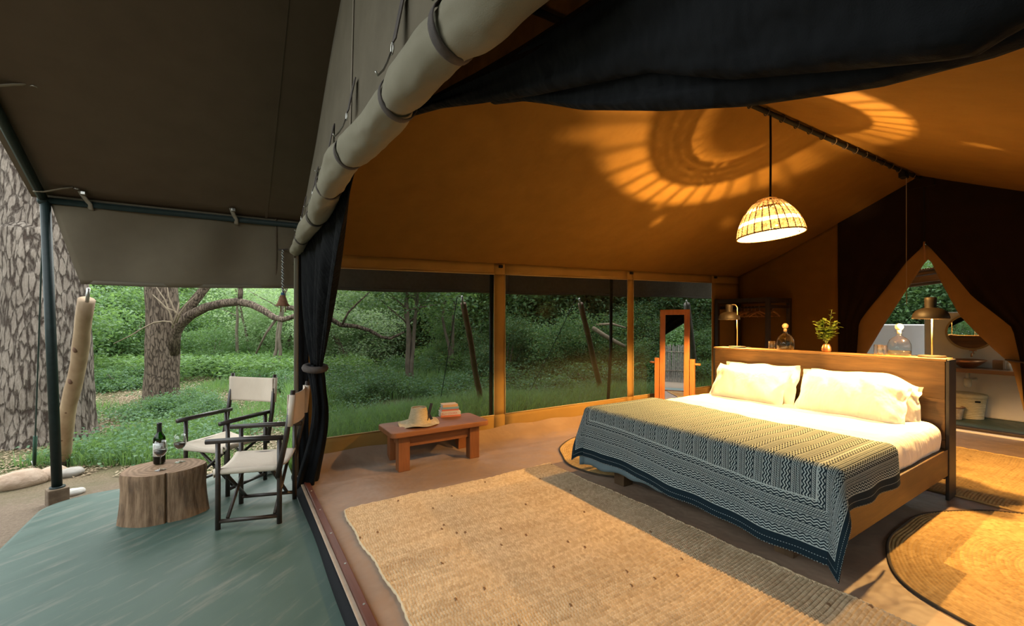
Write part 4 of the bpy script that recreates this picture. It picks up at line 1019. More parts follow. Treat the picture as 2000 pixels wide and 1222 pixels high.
g = G('sawn_end'); c = g.coord(); wv = g.n('TexWave', {'wave_type': 'RINGS', 'rings_direction': 'Z'}, {'Vector': c, 'Scale': 9, 'Distortion': 3.5, 'Detail': 3, 'Detail Scale': 2}).outputs[0]
col = g.mix(wv, (.21,.125,.075), (.32,.20,.125)); col = g.mix(g.ramp(g.noise(c, 8, 4), [(.5,0.),(.75,.6)]), col, (.20,.12,.075))
def stop_(u, v):
    p = stump(u, 1.0); k = v; ce = (sc_.x, sc_.y, sc_.z + SH); return (lerp(ce[0], p[0], k), lerp(ce[1], p[1], k), lerp(ce[2], p[2], k**6))
MB().grid(stop_, 260, 8, cu=True).build('sawn_top', g.end(g.pbr(col, .7, g.bump(wv, .15, .004), Specular_IOR_Level=.2)), t, smooth=True)
ZT = DZ + SH + .002
bl_ = Vector((-.475, 4.26, ZT))
t = thing('wine_bottle', 'open green glass bottle of red wine with a pale label on the tree stump', 'bottle', bl_)
pr = [(0,.012),(.03,.004),(.037,.008),(.0385,.03),(.0385,.185),(.036,.205),(.024,.228),(.0155,.245),(.0142,.30),(.0158,.302),(.0158,.312),(.0142,.313)]
g = G('bottle_green'); M_BOT = g.end(g.n('MixShader', None, {0: g.n('Fresnel', None, {0: 1.45}).outputs[0], 1: g.n('BsdfTransparent', None, {0: (.12,.33,.03,1)}).outputs[0], 2: g.n('BsdfGlossy', None, {'Roughness': .04}).outputs[0]}))
MB().lathe(pr, 26, bl_).build('glass_body', M_BOT, t, smooth=True)
MB().lathe([(0,.014),(.0355,.012),(.0365,.18),(0,.18)], 22, bl_).build('wine', simple('red_wine', (.018,.004,.006), rough=.15), t, smooth=True)
MB().lathe([(.0165,.246),(.0162,.262),(.0152,.302),(.0166,.303),(.0166,.315),(0,.316)], 20, bl_).build('foil_capsule', simple('black_foil', (.012,.012,.014), rough=.3), t, smooth=True)
va = math.atan2(-bl_.y, -bl_.x)
def lab(u, v): a = va + lerp(-1.35, .75, u); return (bl_.x + .0392*math.cos(a), bl_.y + .0392*math.sin(a), bl_.z + lerp(.065, .165, v))
MB().grid(lab, 14, 2).build('label', simple('label_paper', (.62,.61,.60), rough=.6), t, smooth=True, solid=.0006)
def emb(u, v): a = va + .35 + .2*math.cos(2*PI*u)*v; return (bl_.x + .0399*math.cos(a), bl_.y + .0399*math.sin(a), bl_.z + .128 + .012*math.sin(2*PI*u)*v)
MB().grid(emb, 14, 2, cu=True).build('label_emblem', simple('grey_ink', (.16,.17,.18), rough=.6), t)
t = thing('wine_glass', 'wine glass half full of red wine at the front of the tree stump', 'glass', (0,0,0), 'glasses of red wine on the stump')
MB().lathe([(0,.004),(.035,.001),(.036,.003),(.01,.007),(.0042,.016),(.0036,.085),(.006,.097),(.022,.105),(.037,.127),(.0415,.15),(.039,.18),(.0335,.213),(.0327,.213),(.038,.18),(.0405,.15),(.036,.128),(.02,.107),(0,.101)], 26).build('glass', M_GLASS, t, smooth=True)
MB().lathe([(0,.103),(.02,.108),(.0355,.129),(.0400,.150),(0,.150)], 24).build('wine', simple('red_wine_glass', (.022,.005,.007), rough=.12), t, smooth=True)
g2 = copy_thing(t, (-.345, 4.225, ZT), 0, 'second glass of red wine, further back towards the chairs on the stump')
t.location = (-.448, 4.075, ZT)
# white tub behind the chairs
t = thing('white_tub', 'white plastic tub on the deck, behind the near chair', 'tub', (.30, 4.78, DZ))
MB().lathe([(0,.002),(.085,.002),(.09,.01),(.105,.13),(.113,.132),(.112,.138),(.102,.136),(.088,.014),(0,.012)], 26, (.30,4.78,DZ)).build('tub', simple('white_plastic', (.55,.56,.55), rough=.4), t, smooth=True)

# ------------------------------------------------------------------ bell on a rope
bx, by = .44, 5.13
t = thing('cow_bell', 'small rusty bell hanging on a twisted rope by the veranda valance', 'bell', (bx, by, 1.52))
g = G('twisted_rope'); c = g.coord((1,1,1)); s3 = g.n('SeparateXYZ', None, {0: c}); st_ = g.mth('FRACT', g.mth('ADD', g.mth('MULTIPLY', s3.outputs[2], 34), g.mth('MULTIPLY', s3.outputs[0], 40)))
M_ROPE = g.end(g.pbr(g.mix(g.mth('LESS_THAN', st_, .5), (.03,.035,.05), (.50,.50,.46)), .8))
MB().tube([(bx + .0035*math.sin(k*1.2), by + .0035*math.cos(k*1.2), lerp(2.155, 1.70, k/40)) for k in range(41)], .011, 7).build('rope', M_ROPE, t, smooth=True)
MB().tube([(bx-.07, 5.225, 2.158), (bx+.04, by-.02, 2.163)], .008, 6).build('peg', M_BROWNW, t, smooth=True)
MB().ball((bx, by, 1.69), (.02,.02,.022), 10, 8).build('knot', simple('blue_cord', (.05,.12,.22), rough=.8), t, smooth=True)
MB().lathe([(.0,.115),(.026,.112),(.032,.09),(.052,.03),(.070,.0),(.066,.0),(.045,.03),(.028,.086),(0,.105)], 24, (bx,by,1.565)).build('bell_body', simple('rusty_iron', (.22,.10,.055), (.33,.17,.10), 30, rough=.8, bump=.4, bscale=60, metal=.3), t, smooth=True)
for s_ in (-.018, .022): MB().tube([(bx+s_, by, 1.65), (bx+s_*1.1, by, 1.52), (bx+s_*1.1, by, 1.505)], [.005,.005,.009], 6).build('clapper', simple('clapper_wood', (.16,.07,.035), rough=.8), t, smooth=True)

# ------------------------------------------------------------------ guy poles and ropes
W_PEEL = simple('peeled_wood', (.42,.30,.185), (.29,.19,.11), 7, stretch=(1,1,.3), rough=.7, bump=.4, bscale=25)
W_POLE = simple('brown_pole_wood', (.13,.07,.04), (.19,.105,.06), 7, stretch=(1,1,.3), rough=.7, bump=.4, bscale=25)
W_GREYP = simple('grey_pole_wood', (.15,.13,.11), (.22,.20,.17), 7, stretch=(1,1,.3), rough=.75, bump=.4, bscale=25)
def guy_pole(top, foot, r0, r1, m, label, knots=0, dark=None):
    top, foot = Vector(top), Vector(foot); t = thing('guy_pole', label, 'pole', foot, 'wooden poles that hold the valance out'); pts, rs_ = [], []
    L = (top-foot).length; tip = foot.lerp(top, 1 - .13/L)
    for k in range(13):
        p = foot.lerp(tip, k/12); w = .014*math.sin(PI*k/12)*math.sin(k*.7+r0*30); pts.append(p + Vector((w, w*.6, 0))); rs_.append(lerp(r0, r1, k/12)*(1 + .05*math.sin(k*2.3)))
    MB().tube(pts, rs_, 12).build('shaft', m, t, smooth=True)
    MB().tube([tip - Vector((0,0,.06)), top], .014, 8).build('steel_pin', M_STEEL, t, smooth=True)
    MB().tube([foot + Vector((0,0,-.05)), foot.lerp(top, .05)], r0*1.06, 12).build('dark_foot', simple('dark_foot_wood', (.05,.03,.02), rough=.8), t, smooth=True)  # darker sleeve round the foot of the pole
    for k in range(knots):
        p = foot.lerp(tip, .2+.18*k); MB().ball((p.x-.2*r0, p.y-r0*.82, p.z), (r0*.3, r0*.25, r0*.5), 8, 6).build('knot', simple('knot_wood', (.16,.085,.05), rough=.8), t, smooth=True)
    return t
guy_pole((-1.085, 5.30, 1.70), (-1.56, 6.56, -.15), .068, .060, W_PEEL, 'stout pale peeled wooden guy pole beside the big tree', 4)
guy_pole((2.59, 5.26, 1.745), (3.60, 6.5, -.13), .050, .040, W_POLE, 'leaning brown wooden guy pole seen through the first window')
guy_pole((4.68, 5.26, 1.775), (6.40, 6.5, -.10), .056, .044, W_POLE, 'leaning brown wooden guy pole seen through the middle window')
guy_pole((7.45, 5.26, 1.82), (9.60, 6.5, -.05), .070, .060, W_GREYP, 'leaning grey wooden guy pole seen through the last window')
for y_, px_, n_ in ((4.62, 959, 'dark upright metal tent pole outside the right edge of the first window'), (4.62, 1193, 'dark upright metal tent pole outside the middle window')):
    p = syp(px_, 640, y_); q = syp(px_-8 if px_ > 1000 else px_, 780, y_)
    o = MB().tube([(q.x, y_, -.15), (p.x, y_, 1.0), (p.x+.01, y_, 2.1)], .024, 10).build('upright_pole', M_POLE, None, smooth=True); tag(o, n_, 'pole', 'upright tent poles outside the windows')
def guy_rope(a, b, label, r=.006, peg=True):
    a, b = Vector(a), Vector(b); t = thing('guy_rope', label, 'rope', b, 'guy ropes of the veranda')
    MB().tube([a.lerp(b, k/8) + Vector((0,0,-.03*math.sin(PI*k/8))) for k in range(9)], r, 6).build('rope', simple('green_black_rope', (.012,.03,.024), rough=.8), t, smooth=True)
    q = b.lerp(a, .14); MB().tube([b + Vector((0,0,.02)), q], r*2.6, 6).build('tensioner', simple('green_rope_tail', (.015,.06,.035), rough=.7), t, smooth=True)
    if peg: MB().tube([b + Vector((.02,.03,-.1)), b + Vector((-.01,-.02,.07))], .011, 8).build('peg', M_STEEL, t, smooth=True)
guy_rope((-1.34, 5.2, 2.42), (-1.76, 6.56, -.13), 'dark green guy rope from the veranda corner down to the ground')
guy_rope((2.52, 5.26, 1.73), (3.05, 7.1, -.12), 'thin dark guy rope behind the books in the first window')
guy_rope((4.60, 5.26, 1.76), (4.75, 6.9, -.12), 'thin dark guy rope in the middle window')

# ------------------------------------------------------------------ bathroom fittings
WP = 9.02
t = thing('wash_counter', 'thick wooden counter on the bathroom wall under the round mirror', 'counter', (8.8, 1.2, .67))
W_CNT = wood('counter_timber', (.20,.10,.045), (.34,.185,.085), 1, 8, .45)
MB().box(8.58, WP, .3, 2.17, .69, .745).build('counter_top', W_CNT, t, bevel=.006)
for y in (.6, 1.9): MB().box(8.75, WP, y-.02, y+.02, .60, .688).build('bracket', W_CNT, t, bevel=.004)
o = MB().lathe([(0,.0),(.07,.0),(.10,.012),(.19,.075),(.235,.115),(.228,.117),(.18,.082),(.09,.022),(0,.014)], 34, (8.79,1.66,.745), 1, .82).build('basin', M_COPPER, None, smooth=True); tag(o, 'shallow copper wash basin on the wooden bathroom counter', 'basin')
t = thing('wall_tap', 'small copper tap on the bathroom wall above the basin', 'tap', (WP-.06, 1.64, .93))
MB().tube([(WP, 1.64, .94), (WP-.12, 1.64, .945), (WP-.14, 1.64, .90)], .011, 8).build('spout', M_COPPER, t, smooth=True)
MB().tube([(WP-.04, 1.64, .94), (WP-.04, 1.64, .985)], .009, 8).build('stem', M_COPPER, t, smooth=True)
MB().tube([(WP-.04, 1.60, .985), (WP-.04, 1.68, .985)], .01, 8).build('handle', M_COPPER, t, smooth=True)
t = thing('waste_trap', 'white plastic waste trap under the bathroom counter', 'pipe', (8.79, 1.66, .45))
MP = simple('white_pvc', (.62,.62,.60), rough=.4)
MB().tube([(8.79,1.66,.69),(8.79,1.66,.56)], .022, 12).build('pipe', MP, t, smooth=True)
MB().tube([(8.79,1.66,.60),(8.79,1.66,.50),(8.79,1.66,.47)], [.04,.04,.03], 12).build('bottle_trap', MP, t, smooth=True)
MB().tube([(8.79,1.66,.575),(8.9,1.62,.575),(WP,1.62,.575)], .018, 10).build('outlet', MP, t, smooth=True)
t = thing('round_mirror', 'round wall mirror in a narrow wooden frame in the bathroom', 'mirror', (WP-.02, 1.675, 1.0))
rot = Matrix.Translation((WP-.004, 1.675, 1.25)) @ Matrix.Rotation(R(-90), 4, 'Y')
MB().lathe([(.262,0),(.262,.022),(.238,.022),(.238,0)], 48).xform(rot).build('frame', wood('pale_frame', (.36,.25,.12), (.48,.35,.18), 1, 10), t, autos=40)
MB().lathe([(0,.012),(.24,.012)], 48).xform(rot).build('mirror_glass', bpy.data.materials['mirror_glass'], t)
o = MB().lathe([(0,0),(.03,0),(.032,.09),(.014,.105),(.012,.13),(.02,.132),(.02,.145),(0,.145)], 16, (8.82, 1.27, .745)).build('soap_bottle', MP, None, smooth=True); tag(o, 'white soap bottle near the right end of the bathroom counter', 'bottle')
o = MB().box(8.84, 8.95, 1.33, 1.43, .745, .87).build('wooden_box', wood('box_timber', (.25,.15,.09), (.34,.21,.13), 2, 8), None, bevel=.004); tag(o, 'small brown wooden box on the bathroom counter beside the soap bottle', 'box')
M_BASK = simple('basket_weave', (.44,.39,.27), (.55,.49,.35), 24, stretch=(1,1,5), rough=.85, bump=.8, bscale=70)
def coils(h, r0, r1, n): return [(lerp(r0, r1, k/(4*n)) + .006*abs(math.sin(PI*k/4)), h*k/(4*n)) for k in range(4*n+1)]
t = thing('laundry_basket', 'oval lidded cream laundry basket on the bathroom floor', 'basket', (8.82, 1.70, .03))
MB().lathe([(0,0)]+coils(.30, .155, .175, 13), 40, (8.82,1.72,.03), 1, 1.35).build('body', M_BASK, t, smooth=True)
MB().lathe([(.186,.295),(.19,.30),(.188,.345),(.17,.353),(0,.365)], 40, (8.82,1.72,.03), 1, 1.32).build('lid', M_BASK, t, smooth=True)
MB().box(-.012,.012,-.03,.03,-.012,.012).xform(Matrix.Translation((8.70, 1.545, .285)) @ Matrix.Rotation(R(35),4,'Z')).build('handle_hole_shade', M_BLK, t, bevel=.008)  # black block painted in for the shade inside the handle opening
t = thing('small_basket', 'small brown rimmed basket in front of the laundry basket', 'basket', (8.62, 1.78, .03))
MB().lathe([(0,0)]+coils(.17, .09, .12, 8)+[(.11,.165),(.085,.01),(0,.01)], 30, (8.56,1.77,.03)).build('body', simple('grey_basket', (.33,.26,.19), (.44,.36,.27), 24, rough=.85, bump=.8, bscale=70), t, smooth=True)
MB().tube([(8.56+.122*math.cos(a), 1.77+.122*math.sin(a), .20) for a in [2*PI*k/24 for k in range(24)]], .010, 6, closed=True).build('rim', simple('basket_rim', (.20,.10,.05), rough=.8), t, smooth=True)
t = thing('reed_roof', 'small pole and reed roof over the bathroom, seen at the top of the doorway', 'roof', (8.9, 2.1, 1.9))
W_REED = wood('roof_pole_wood', (.10,.055,.03), (.26,.15,.075), 1, 9)
def rr_(x, y): return 2.02 + .05*(x-8.4) + (y-1.95)*-.10
for k in range(6):
    x = 8.35 + .22*k; MB().tube([(x, .9, rr_(x,.9)+.09), (x, 3.4, rr_(x,3.4)+.09)], .034, 8).build('pole', W_REED, t, smooth=True)
MB().beam((8.32, .9, rr_(8.3,.9)), (8.32, 3.4, rr_(8.3,3.4)), .05, .09).build('edge_beam', W_REED, t, bevel=.004)
MB().beam((9.6, .9, rr_(9.6,.9)), (9.6, 3.4, rr_(9.6,3.4)), .05, .09).build('edge_beam', W_REED, t, bevel=.004)
th_ = MB()
for k in range(95): y = .9 + k*.0265; th_.tube([(8.3, y, rr_(8.3,y)+.138), (9.7, y, rr_(9.7,y)+.138)], .013, 5)
q = th_.build('reeds', simple('dry_reeds', (.17,.11,.055), (.30,.20,.10), 14, rough=.9), t); q['kind'] = 'stuff'
# ------------------------------------------------------------------ forest
B_BIG = bark('big_trunk_bark', (.15,.115,.092), (.31,.26,.215), (.062,.044,.035), 17, .03)
B_MID = bark('mid_trunk_bark', (.13,.095,.07), (.24,.18,.135), (.07,.052,.04), 24, .02)
B_THIN = simple('thin_stem_bark', (.12,.09,.065), (.20,.16,.12), 12, stretch=(1,1,.4), rough=.9, bump=.5, bscale=30)
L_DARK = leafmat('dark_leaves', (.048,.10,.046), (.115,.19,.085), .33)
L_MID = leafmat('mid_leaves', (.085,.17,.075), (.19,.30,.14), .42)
L_PALE = leafmat('light_painted_leaves', (.34,.46,.28), (.56,.68,.44), .52)  # brightness of the far clearing is put into this leaf colour
L_GRASS = leafmat('grass_blades', (.085,.175,.062), (.205,.33,.13), .42)
L_WEED = leafmat('weed_leaves', (.065,.14,.07), (.15,.26,.135), .4)
L_DRY = leafmat('dry_litter', (.20,.13,.075), (.45,.35,.23), .1)

def leaf_quads(C, D, N_, L, W):
    """arrays of centres, directions, normals -> pointed quads folded along the midrib"""
    S_ = np.cross(D, N_); S_ /= np.linalg.norm(S_, axis=1, keepdims=True)+1e-9
    L = L[:, None]; W = W[:, None]; lift = N_*W*.35
    V = np.stack([C, C + D*L*.45 + S_*W + lift, C + D*L, C + D*L*.45 - S_*W + lift], 1).reshape(-1, 3)
    F = np.arange(len(C)*4).reshape(-1, 4); return V, F
def unit(a): return a/(np.linalg.norm(a, axis=1, keepdims=True)+1e-9)
def foliage_cloud(seed, n, blobs, size, droop=.2):
    """leaves on the shells of many small sprays grouped in blobs"""
    r = np.random.RandomState(seed); out = []
    w = np.array([b[3]*b[4]*b[5] for b in blobs])**(2/3); w = w/w.sum()
    for b, k in zip(blobs, (w*n).astype(int)):
        ns = max(4, k//26); sc = unit(r.randn(ns, 3))*(r.rand(ns, 1)**.38); sc = sc*np.array(b[3:6]) + np.array(b[:3])
        idx = r.randint(0, ns, k); sp = r.randn(k, 3)*size*2.0*np.array([1,1,.55])
        out.append(sc[idx] + sp)
    C = np.concatenate(out); k = len(C)
    D = unit(r.randn(k, 3)*np.array([1,1,.5]) + np.array([0,0,-droop])); N_ = unit(r.randn(k, 3)*.6 + np.array([0,0,1.]))
    return leaf_quads(C, D, N_, size*r.uniform(.7, 1.35, k), size*r.uniform(.2, .36, k))
def mesh_obj(name, VF, m, parent=None, keep=False): return new_obj(name, VF[0], VF[1], m, parent, False, keep)

def bark_tube(pts, rads, seed, n=36, m=50, amp=.05, flute=.08):
    ps = [Vector(p) for p in pts]; tt = np.linspace(0, 1, len(ps))
    def at(t):
        return Vector([float(np.interp(t, tt, [p[k] for p in ps])) for k in range(3)]), float(np.interp(t, tt, rads))
    mb = MB()
    def fn(u, v):
        p, r_ = at(v); a = 2*PI*u
        d = nz((math.cos(a)*1.3, math.sin(a)*1.3, p.z*1.1), 1.4, seed); d2 = nz((math.cos(a)*6*r_/.3, math.sin(a)*6*r_/.3, p.z*2.2), 1.6, seed+5)
        q = r_*(1 + flute*d + amp*d2 + flute*.6*math.sin(5*a+seed)*math.exp(-v*6))
        return (p.x + q*math.cos(a), p.y + q*math.sin(a), p.z)
    return mb.grid(fn, n, m, cu=True)
def sway(p0, p1, n, amp, seed):
    p0, p1 = Vector(p0), Vector(p1); return [p0.lerp(p1, k/n) + Vector((nz((k*.37, seed, 0), 1.), nz((0, k*.37, seed), 1.), .3*nz((seed, 0, k*.4), 1.)))*amp*math.sin(PI*min(1, .15+k/n)) for k in range(n+1)]

# the big forked tree at the left
bt = Vector((-2.02, 8.05, -.2))
t = thing('big_tree', 'huge forked tree with pale plated bark at the left of the veranda', 'tree', bt)
D0 = FX*bt.x + FY*bt.y
def tp(px, py, d=D0): return sd(px, py, d)
path = [tp(82, 880), tp(83, 840), tp(85, 790), tp(88, 700), tp(92, 600), tp(88, 500), tp(82, 455), tp(82, 425)]
bark_tube([(p.x, p.y, p.z) for p in path], [.60, .53, .49, .455, .415, .40, .38, .15], 3, 120, 150, .035, .07).build('trunk', B_BIG, t, smooth=True)
bark_tube([tp(80, 540), tp(64, 440), tp(54, 390), tp(44, 330), tp(30, 240), tp(10, 100), tp(-30, -200)], [.30, .30, .25, .235, .22, .20, .17], 4, 60, 70, .04, .06).build('stem', B_BIG, t, smooth=True)
bark_tube([tp(98, 540), tp(106, 440), tp(108, 390), tp(100, 330), tp(92, 240), tp(100, 100), tp(120, -200)], [.30, .28, .235, .22, .20, .19, .16], 6, 60, 70, .04, .06).build('stem', B_BIG, t, smooth=True)
MB().tube(sway(tp(60, 470), tp(-60, 330), 8, .12, 3), [.05,.045,.04,.035,.03,.025,.022,.02,.016], 8).build('branch', B_BIG, t, smooth=True)
MB().tube(sway(tp(20, 720, D0+.6), tp(-60, 850, D0+.6), 6, .1, 5), .09, 8).build('root', B_BIG, t, smooth=True)
crown = [(bt.x-1.5+rnd.uniform(-3,3), bt.y+1+rnd.uniform(-2,3), 7+rnd.uniform(-1.2,2), 1.6, 1.6, 1.0) for k in range(5)]
q = mesh_obj('crown', foliage_cloud(2, 4000, crown, .14), L_MID, t); q['kind'] = 'stuff'

# the second tree with the long arching branch
s2 = Vector((-1.10, 10.25, -.14)); D2 = FX*s2.x + FY*s2.y
t = thing('arching_tree', 'brown trunked tree with a long branch arching to the right', 'tree', s2)
bark_tube([tp(316, 800, D2), tp(316, 770, D2), tp(317, 720, D2), tp(318, 660, D2), tp(317, 600, D2), tp(314, 540, D2), tp(308, 430, D2), tp(300, 250, D2)], [.34, .27, .255, .26, .245, .235, .21, .17], 11, 70, 110, .03, .10).build('trunk', B_MID, t, smooth=True)
br = [(336,690),(340,650),(352,632),(372,615),(402,600),(434,592),(466,589),(490,594),(515,606),(536,620),(552,624),(570,619),(596,606),(625,592)]
MB().tube([tp(x, y, D2-.05*k) for k, (x, y) in enumerate(br)], [.12,.11,.095,.085,.078,.072,.068,.062,.058,.052,.048,.042,.036,.03], 12).build('branch', B_MID, t, smooth=True)
MB().tube([tp(336,650,D2), tp(352,620,D2), tp(378,590,D2), tp(402,560,D2), tp(450,480,D2)], [.11,.10,.085,.075,.06], 10).build('branch', B_MID, t, smooth=True)
MB().tube([tp(468,590,D2-.3), tp(470,570,D2-.3), tp(466,520,D2-.3)], .04, 8).build('branch', B_MID, t, smooth=True)
MB().tube([tp(540,622,D2-.4), tp(520,650,D2-.3), tp(500,690,D2-.2)], [.025,.02,.016], 7).build('twig', B_THIN, t, smooth=True)
M_TWIG = simple('pale_dead_twig', (.30,.23,.155), (.22,.165,.11), 12, rough=.9)
tw = [[(340,636),(334,628),(318,627),(300,630),(280,640),(255,655),(222,671)], [(338,636),(332,612),(322,585),(305,560)], [(340,634),(330,606),(312,588),(298,575)], [(344,630),(352,610),(368,590),(385,575)], [(348,622),(338,600),(330,580),(326,556)], [(336,640),(345,615),(350,590)], [(352,618),(340,606),(322,600)]]
for k, w in enumerate(tw): MB().tube([tp(x, y, D2-.35-.02*j) for j, (x, y) in enumerate(w)], [lerp(.018, .006, j/(len(w)-1)) for j in range(len(w))], 6).build('twig', M_TWIG, t, smooth=True)
crown = [(s2.x+rnd.uniform(-1.5,2.5), s2.y+rnd.uniform(-1.5,2), 4.6+rnd.uniform(-1,1.6), 1.2, 1.2, .8) for k in range(8)]
q = mesh_obj('crown', foliage_cloud(12, 3500, crown, .12), L_MID, t); q['kind'] = 'stuff'

# slender trees placed one by one
def slender(px, py_base, d, stems, h, label, leaf=L_MID, nleaf=2600, seed=0, crown_h=None, lean=0, bm=None, size=.10, r=.05):
    base = fan(px, d); base.z = gz(base.x, base.y)-.03
    t = thing('slender_tree', label, 'tree', base, 'slender trees beyond the grass'); rr2 = random.Random(seed); tips = []
    for k in range(stems):
        top = base + Vector((rr2.uniform(-.35,.35)*(stems > 1) + lean, rr2.uniform(-.3,.3), h*rr2.uniform(.85,1.1)))
        pts = sway(base + Vector((rr2.uniform(-.08,.08), rr2.uniform(-.08,.08), 0)), top, 9, .16, seed+k*3)
        MB().tube(pts, [lerp(r, r*.4, j/9) for j in range(10)], 8).build('stem', bm or B_THIN, t, smooth=True)
        for j in range(3):
            p = pts[5+j]; q = p + Vector((rr2.uniform(-.9,.9), rr2.uniform(-.6,.6), rr2.uniform(.1,.8))); MB().tube(sway(p, q, 5, .1, seed+j), [r*.4,r*.36,r*.3,r*.24,r*.18,r*.1], 6).build('branch', bm or B_THIN, t, smooth=True); tips.append(q)
        tips.append(top)
    ch = crown_h or h
    blobs = [(p.x, p.y, max(p.z, base.z + ch*.55), .55, .55, .35) for p in tips] + [(base.x+rr2.uniform(-.8,.8)+lean*.6, base.y+rr2.uniform(-.8,.8), base.z+ch*rr2.uniform(.6,1.05), .7,.7,.4) for _ in range(4)]
    q = mesh_obj('foliage', foliage_cloud(seed+50, nleaf, blobs, size), leaf, t); q['kind'] = 'stuff'
    return t
slender(462, 0, 13.0, 1, 3.6, 'thin bare stemmed sapling left of the hanging bell', L_PALE, 1500, 21, 3.6, r=.05)
slender(487, 0, 14.0, 1, 3.4, 'thin wavy sapling just right of the sapling by the arching branch', L_PALE, 1500, 22, 3.6, -.4, r=.05)
slender(534, 0, 11.5, 2, 3.4, 'thin forked sapling behind the hanging bell', L_PALE, 1500, 23, 3.4, .2, r=.05)
slender(794, 0, 9.6, 4, 3.0, 'slender tree with four stems in the middle of the first window', L_MID, 3600, 24, 3.0, -.1, r=.055)
slender(880, 0, 11.5, 2, 3.4, 'slender tree near the right of the first window', L_MID, 2600, 25, 3.0, 0, r=.05)
slender(1045, 0, 13.5, 3, 3.4, 'pale barked many stemmed tree at the left of the middle window', L_MID, 3000, 26, 3.0, -.5, r=.06)
slender(1160, 0, 15, 2, 3.6, 'slender tree behind the leaning pole in the middle window', L_DARK, 3000, 27, 3.0, .4, r=.06)
slender(246, 0, 16, 1, 4.5, 'dark leaning trunk left of the grey trunk behind the stump', L_DARK, 2500, 28, 4.5, .8, B_MID, r=.22)
slender(276, 0, 17, 1, 5.5, 'straight grey trunk left of the arching tree', L_DARK, 2500, 29, 5.0, 0, B_THIN, r=.24)
slender(232, 0, 19, 1, 5.5, 'thin pale trunk furthest left behind the guy pole', L_DARK, 2500, 30, 5.0, .3, B_THIN, r=.16)
slender(10, 0, 9.0, 1, 3.0, 'low dark trunk leaning at the left edge of the picture', L_MID, 2400, 31, 2.8, -.6, B_MID, r=.16)
# long low branch across the first window, bare branches in the middle window
t = thing('low_branch', 'long bare branch sagging across the left of the first window', 'branch', tp(650, 622, 8))
MB().tube([tp(x, y, 8.2+.1*k) for k, (x, y) in enumerate([(560,600),(610,606),(645,622),(665,634),(695,637),(722,645),(745,658),(762,661),(775,655),(790,648)])], [.05,.048,.046,.044,.042,.038,.034,.03,.022,.015], 9).build('limb', B_MID, t, smooth=True)
MB().tube([tp(x, y, 8.3) for x, y in [(668,634),(680,610),(700,590),(722,570)]], [.022,.02,.016,.01], 7).build('twig', B_MID, t, smooth=True)
t = thing('fallen_branch', 'pale broken branch lying slanted in the shrubs of the middle window', 'branch', tp(1180, 660, 10))
MB().tube([tp(x, y, 10+.1*k) for k, (x, y) in enumerate([(1158,640),(1180,655),(1203,668),(1220,676)])], [.05,.055,.05,.04], 9).build('limb', M_TWIG, t, smooth=True)
MB().tube([tp(x, y, 10.2) for x, y in [(1165,634),(1195,632),(1222,640)]], [.03,.028,.02], 8).build('twig', M_TWIG, t, smooth=True)

# shrubs: six shapes, each copied; every copy is a shrub of its own
def shrub_proto(k, leaf, size, n, wide, tall, label):
    r_ = random.Random(100+k); t = thing('leafy_shrub', label, 'shrub', (0,0,0), label)
    blobs = [(r_.uniform(-wide,wide), r_.uniform(-wide,wide), tall*r_.uniform(.25,1), wide*.55, wide*.55, tall*.26) for _ in range(9)] + [(0,0,tall*.3, wide, wide, tall*.3)]
    q = mesh_obj('foliage', foliage_cloud(200+k, n, blobs, size), leaf, t, True); q['kind'] = 'stuff'
    for j in range(5):
        b = blobs[j]; MB().tube(sway((r_.uniform(-.15,.15), r_.uniform(-.15,.15), -.1), (b[0]*.8, b[1]*.8, b[2]), 5, .15, k*7+j), [.045,.04,.034,.028,.02,.012], 6).build('stem', B_THIN, t, smooth=True, keep=True)
    return t
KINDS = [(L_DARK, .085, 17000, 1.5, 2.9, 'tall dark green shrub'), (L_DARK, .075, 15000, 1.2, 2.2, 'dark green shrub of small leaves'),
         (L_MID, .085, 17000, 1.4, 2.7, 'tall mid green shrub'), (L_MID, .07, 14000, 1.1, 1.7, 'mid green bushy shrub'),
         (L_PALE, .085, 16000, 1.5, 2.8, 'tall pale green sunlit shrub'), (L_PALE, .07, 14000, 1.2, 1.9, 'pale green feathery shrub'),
         (L_WEED, .048, 8000, .55, .5, 'low leafy bush in the grass')]
protos = [shrub_proto(k, *a) for k, a in enumerate(KINDS)]; used = [False]*len(protos)
def where(px, d):
    far = 'far ' if d > 25 else ''
    for lim, w in ((210, 'behind the big tree'), (335, 'between the big tree and the arching tree'), (620, 'behind the arching branch'), (968, 'seen through the first window'),
                   (1230, 'seen through the middle window'), (1500, 'seen through the last window'), (2000, 'beyond the bathroom wall')):
        if px < lim: return far + w
def put(k, px, d, sc=1.0, dz=0, p=None, w=None):
    p = p or fan(px, d); p.z = gz(p.x, p.y) - .05 + dz; a = rnd.uniform(0, 2*PI); s3 = (sc*rnd.uniform(.9,1.15), sc*rnd.uniform(.9,1.15), sc*rnd.uniform(.9,1.12))
    lb = KINDS[k][5] + ', ' + (w or where(px, d))
    if not used[k]: o = protos[k]; o.location = p; o.rotation_euler = (0,0,a); o.scale = s3; used[k] = True
    else: o = copy_thing(protos[k], p, a, None, s3)
    o['label'] = lb; o['group'] = lb
r5 = random.Random(11)
# left of the post and behind the big tree
for px, d, k, s in [(-40,9,2,1.2),(15,13,2,1.3),(-120,12,0,1.5),(60,15,0,1.5),(130,14,2,1.4),(170,13,2,1.1),(205,12.5,3,1.2),(190,17,0,1.6),(235,21,0,1.7),(270,24,0,1.7),(215,14,1,1.1),(180,19,2,1.9),(130,22,4,2.2),(20,20,4,2.4),(-60,19,4,2.4),(70,24,4,2.6)]: put(k, px, d, s)
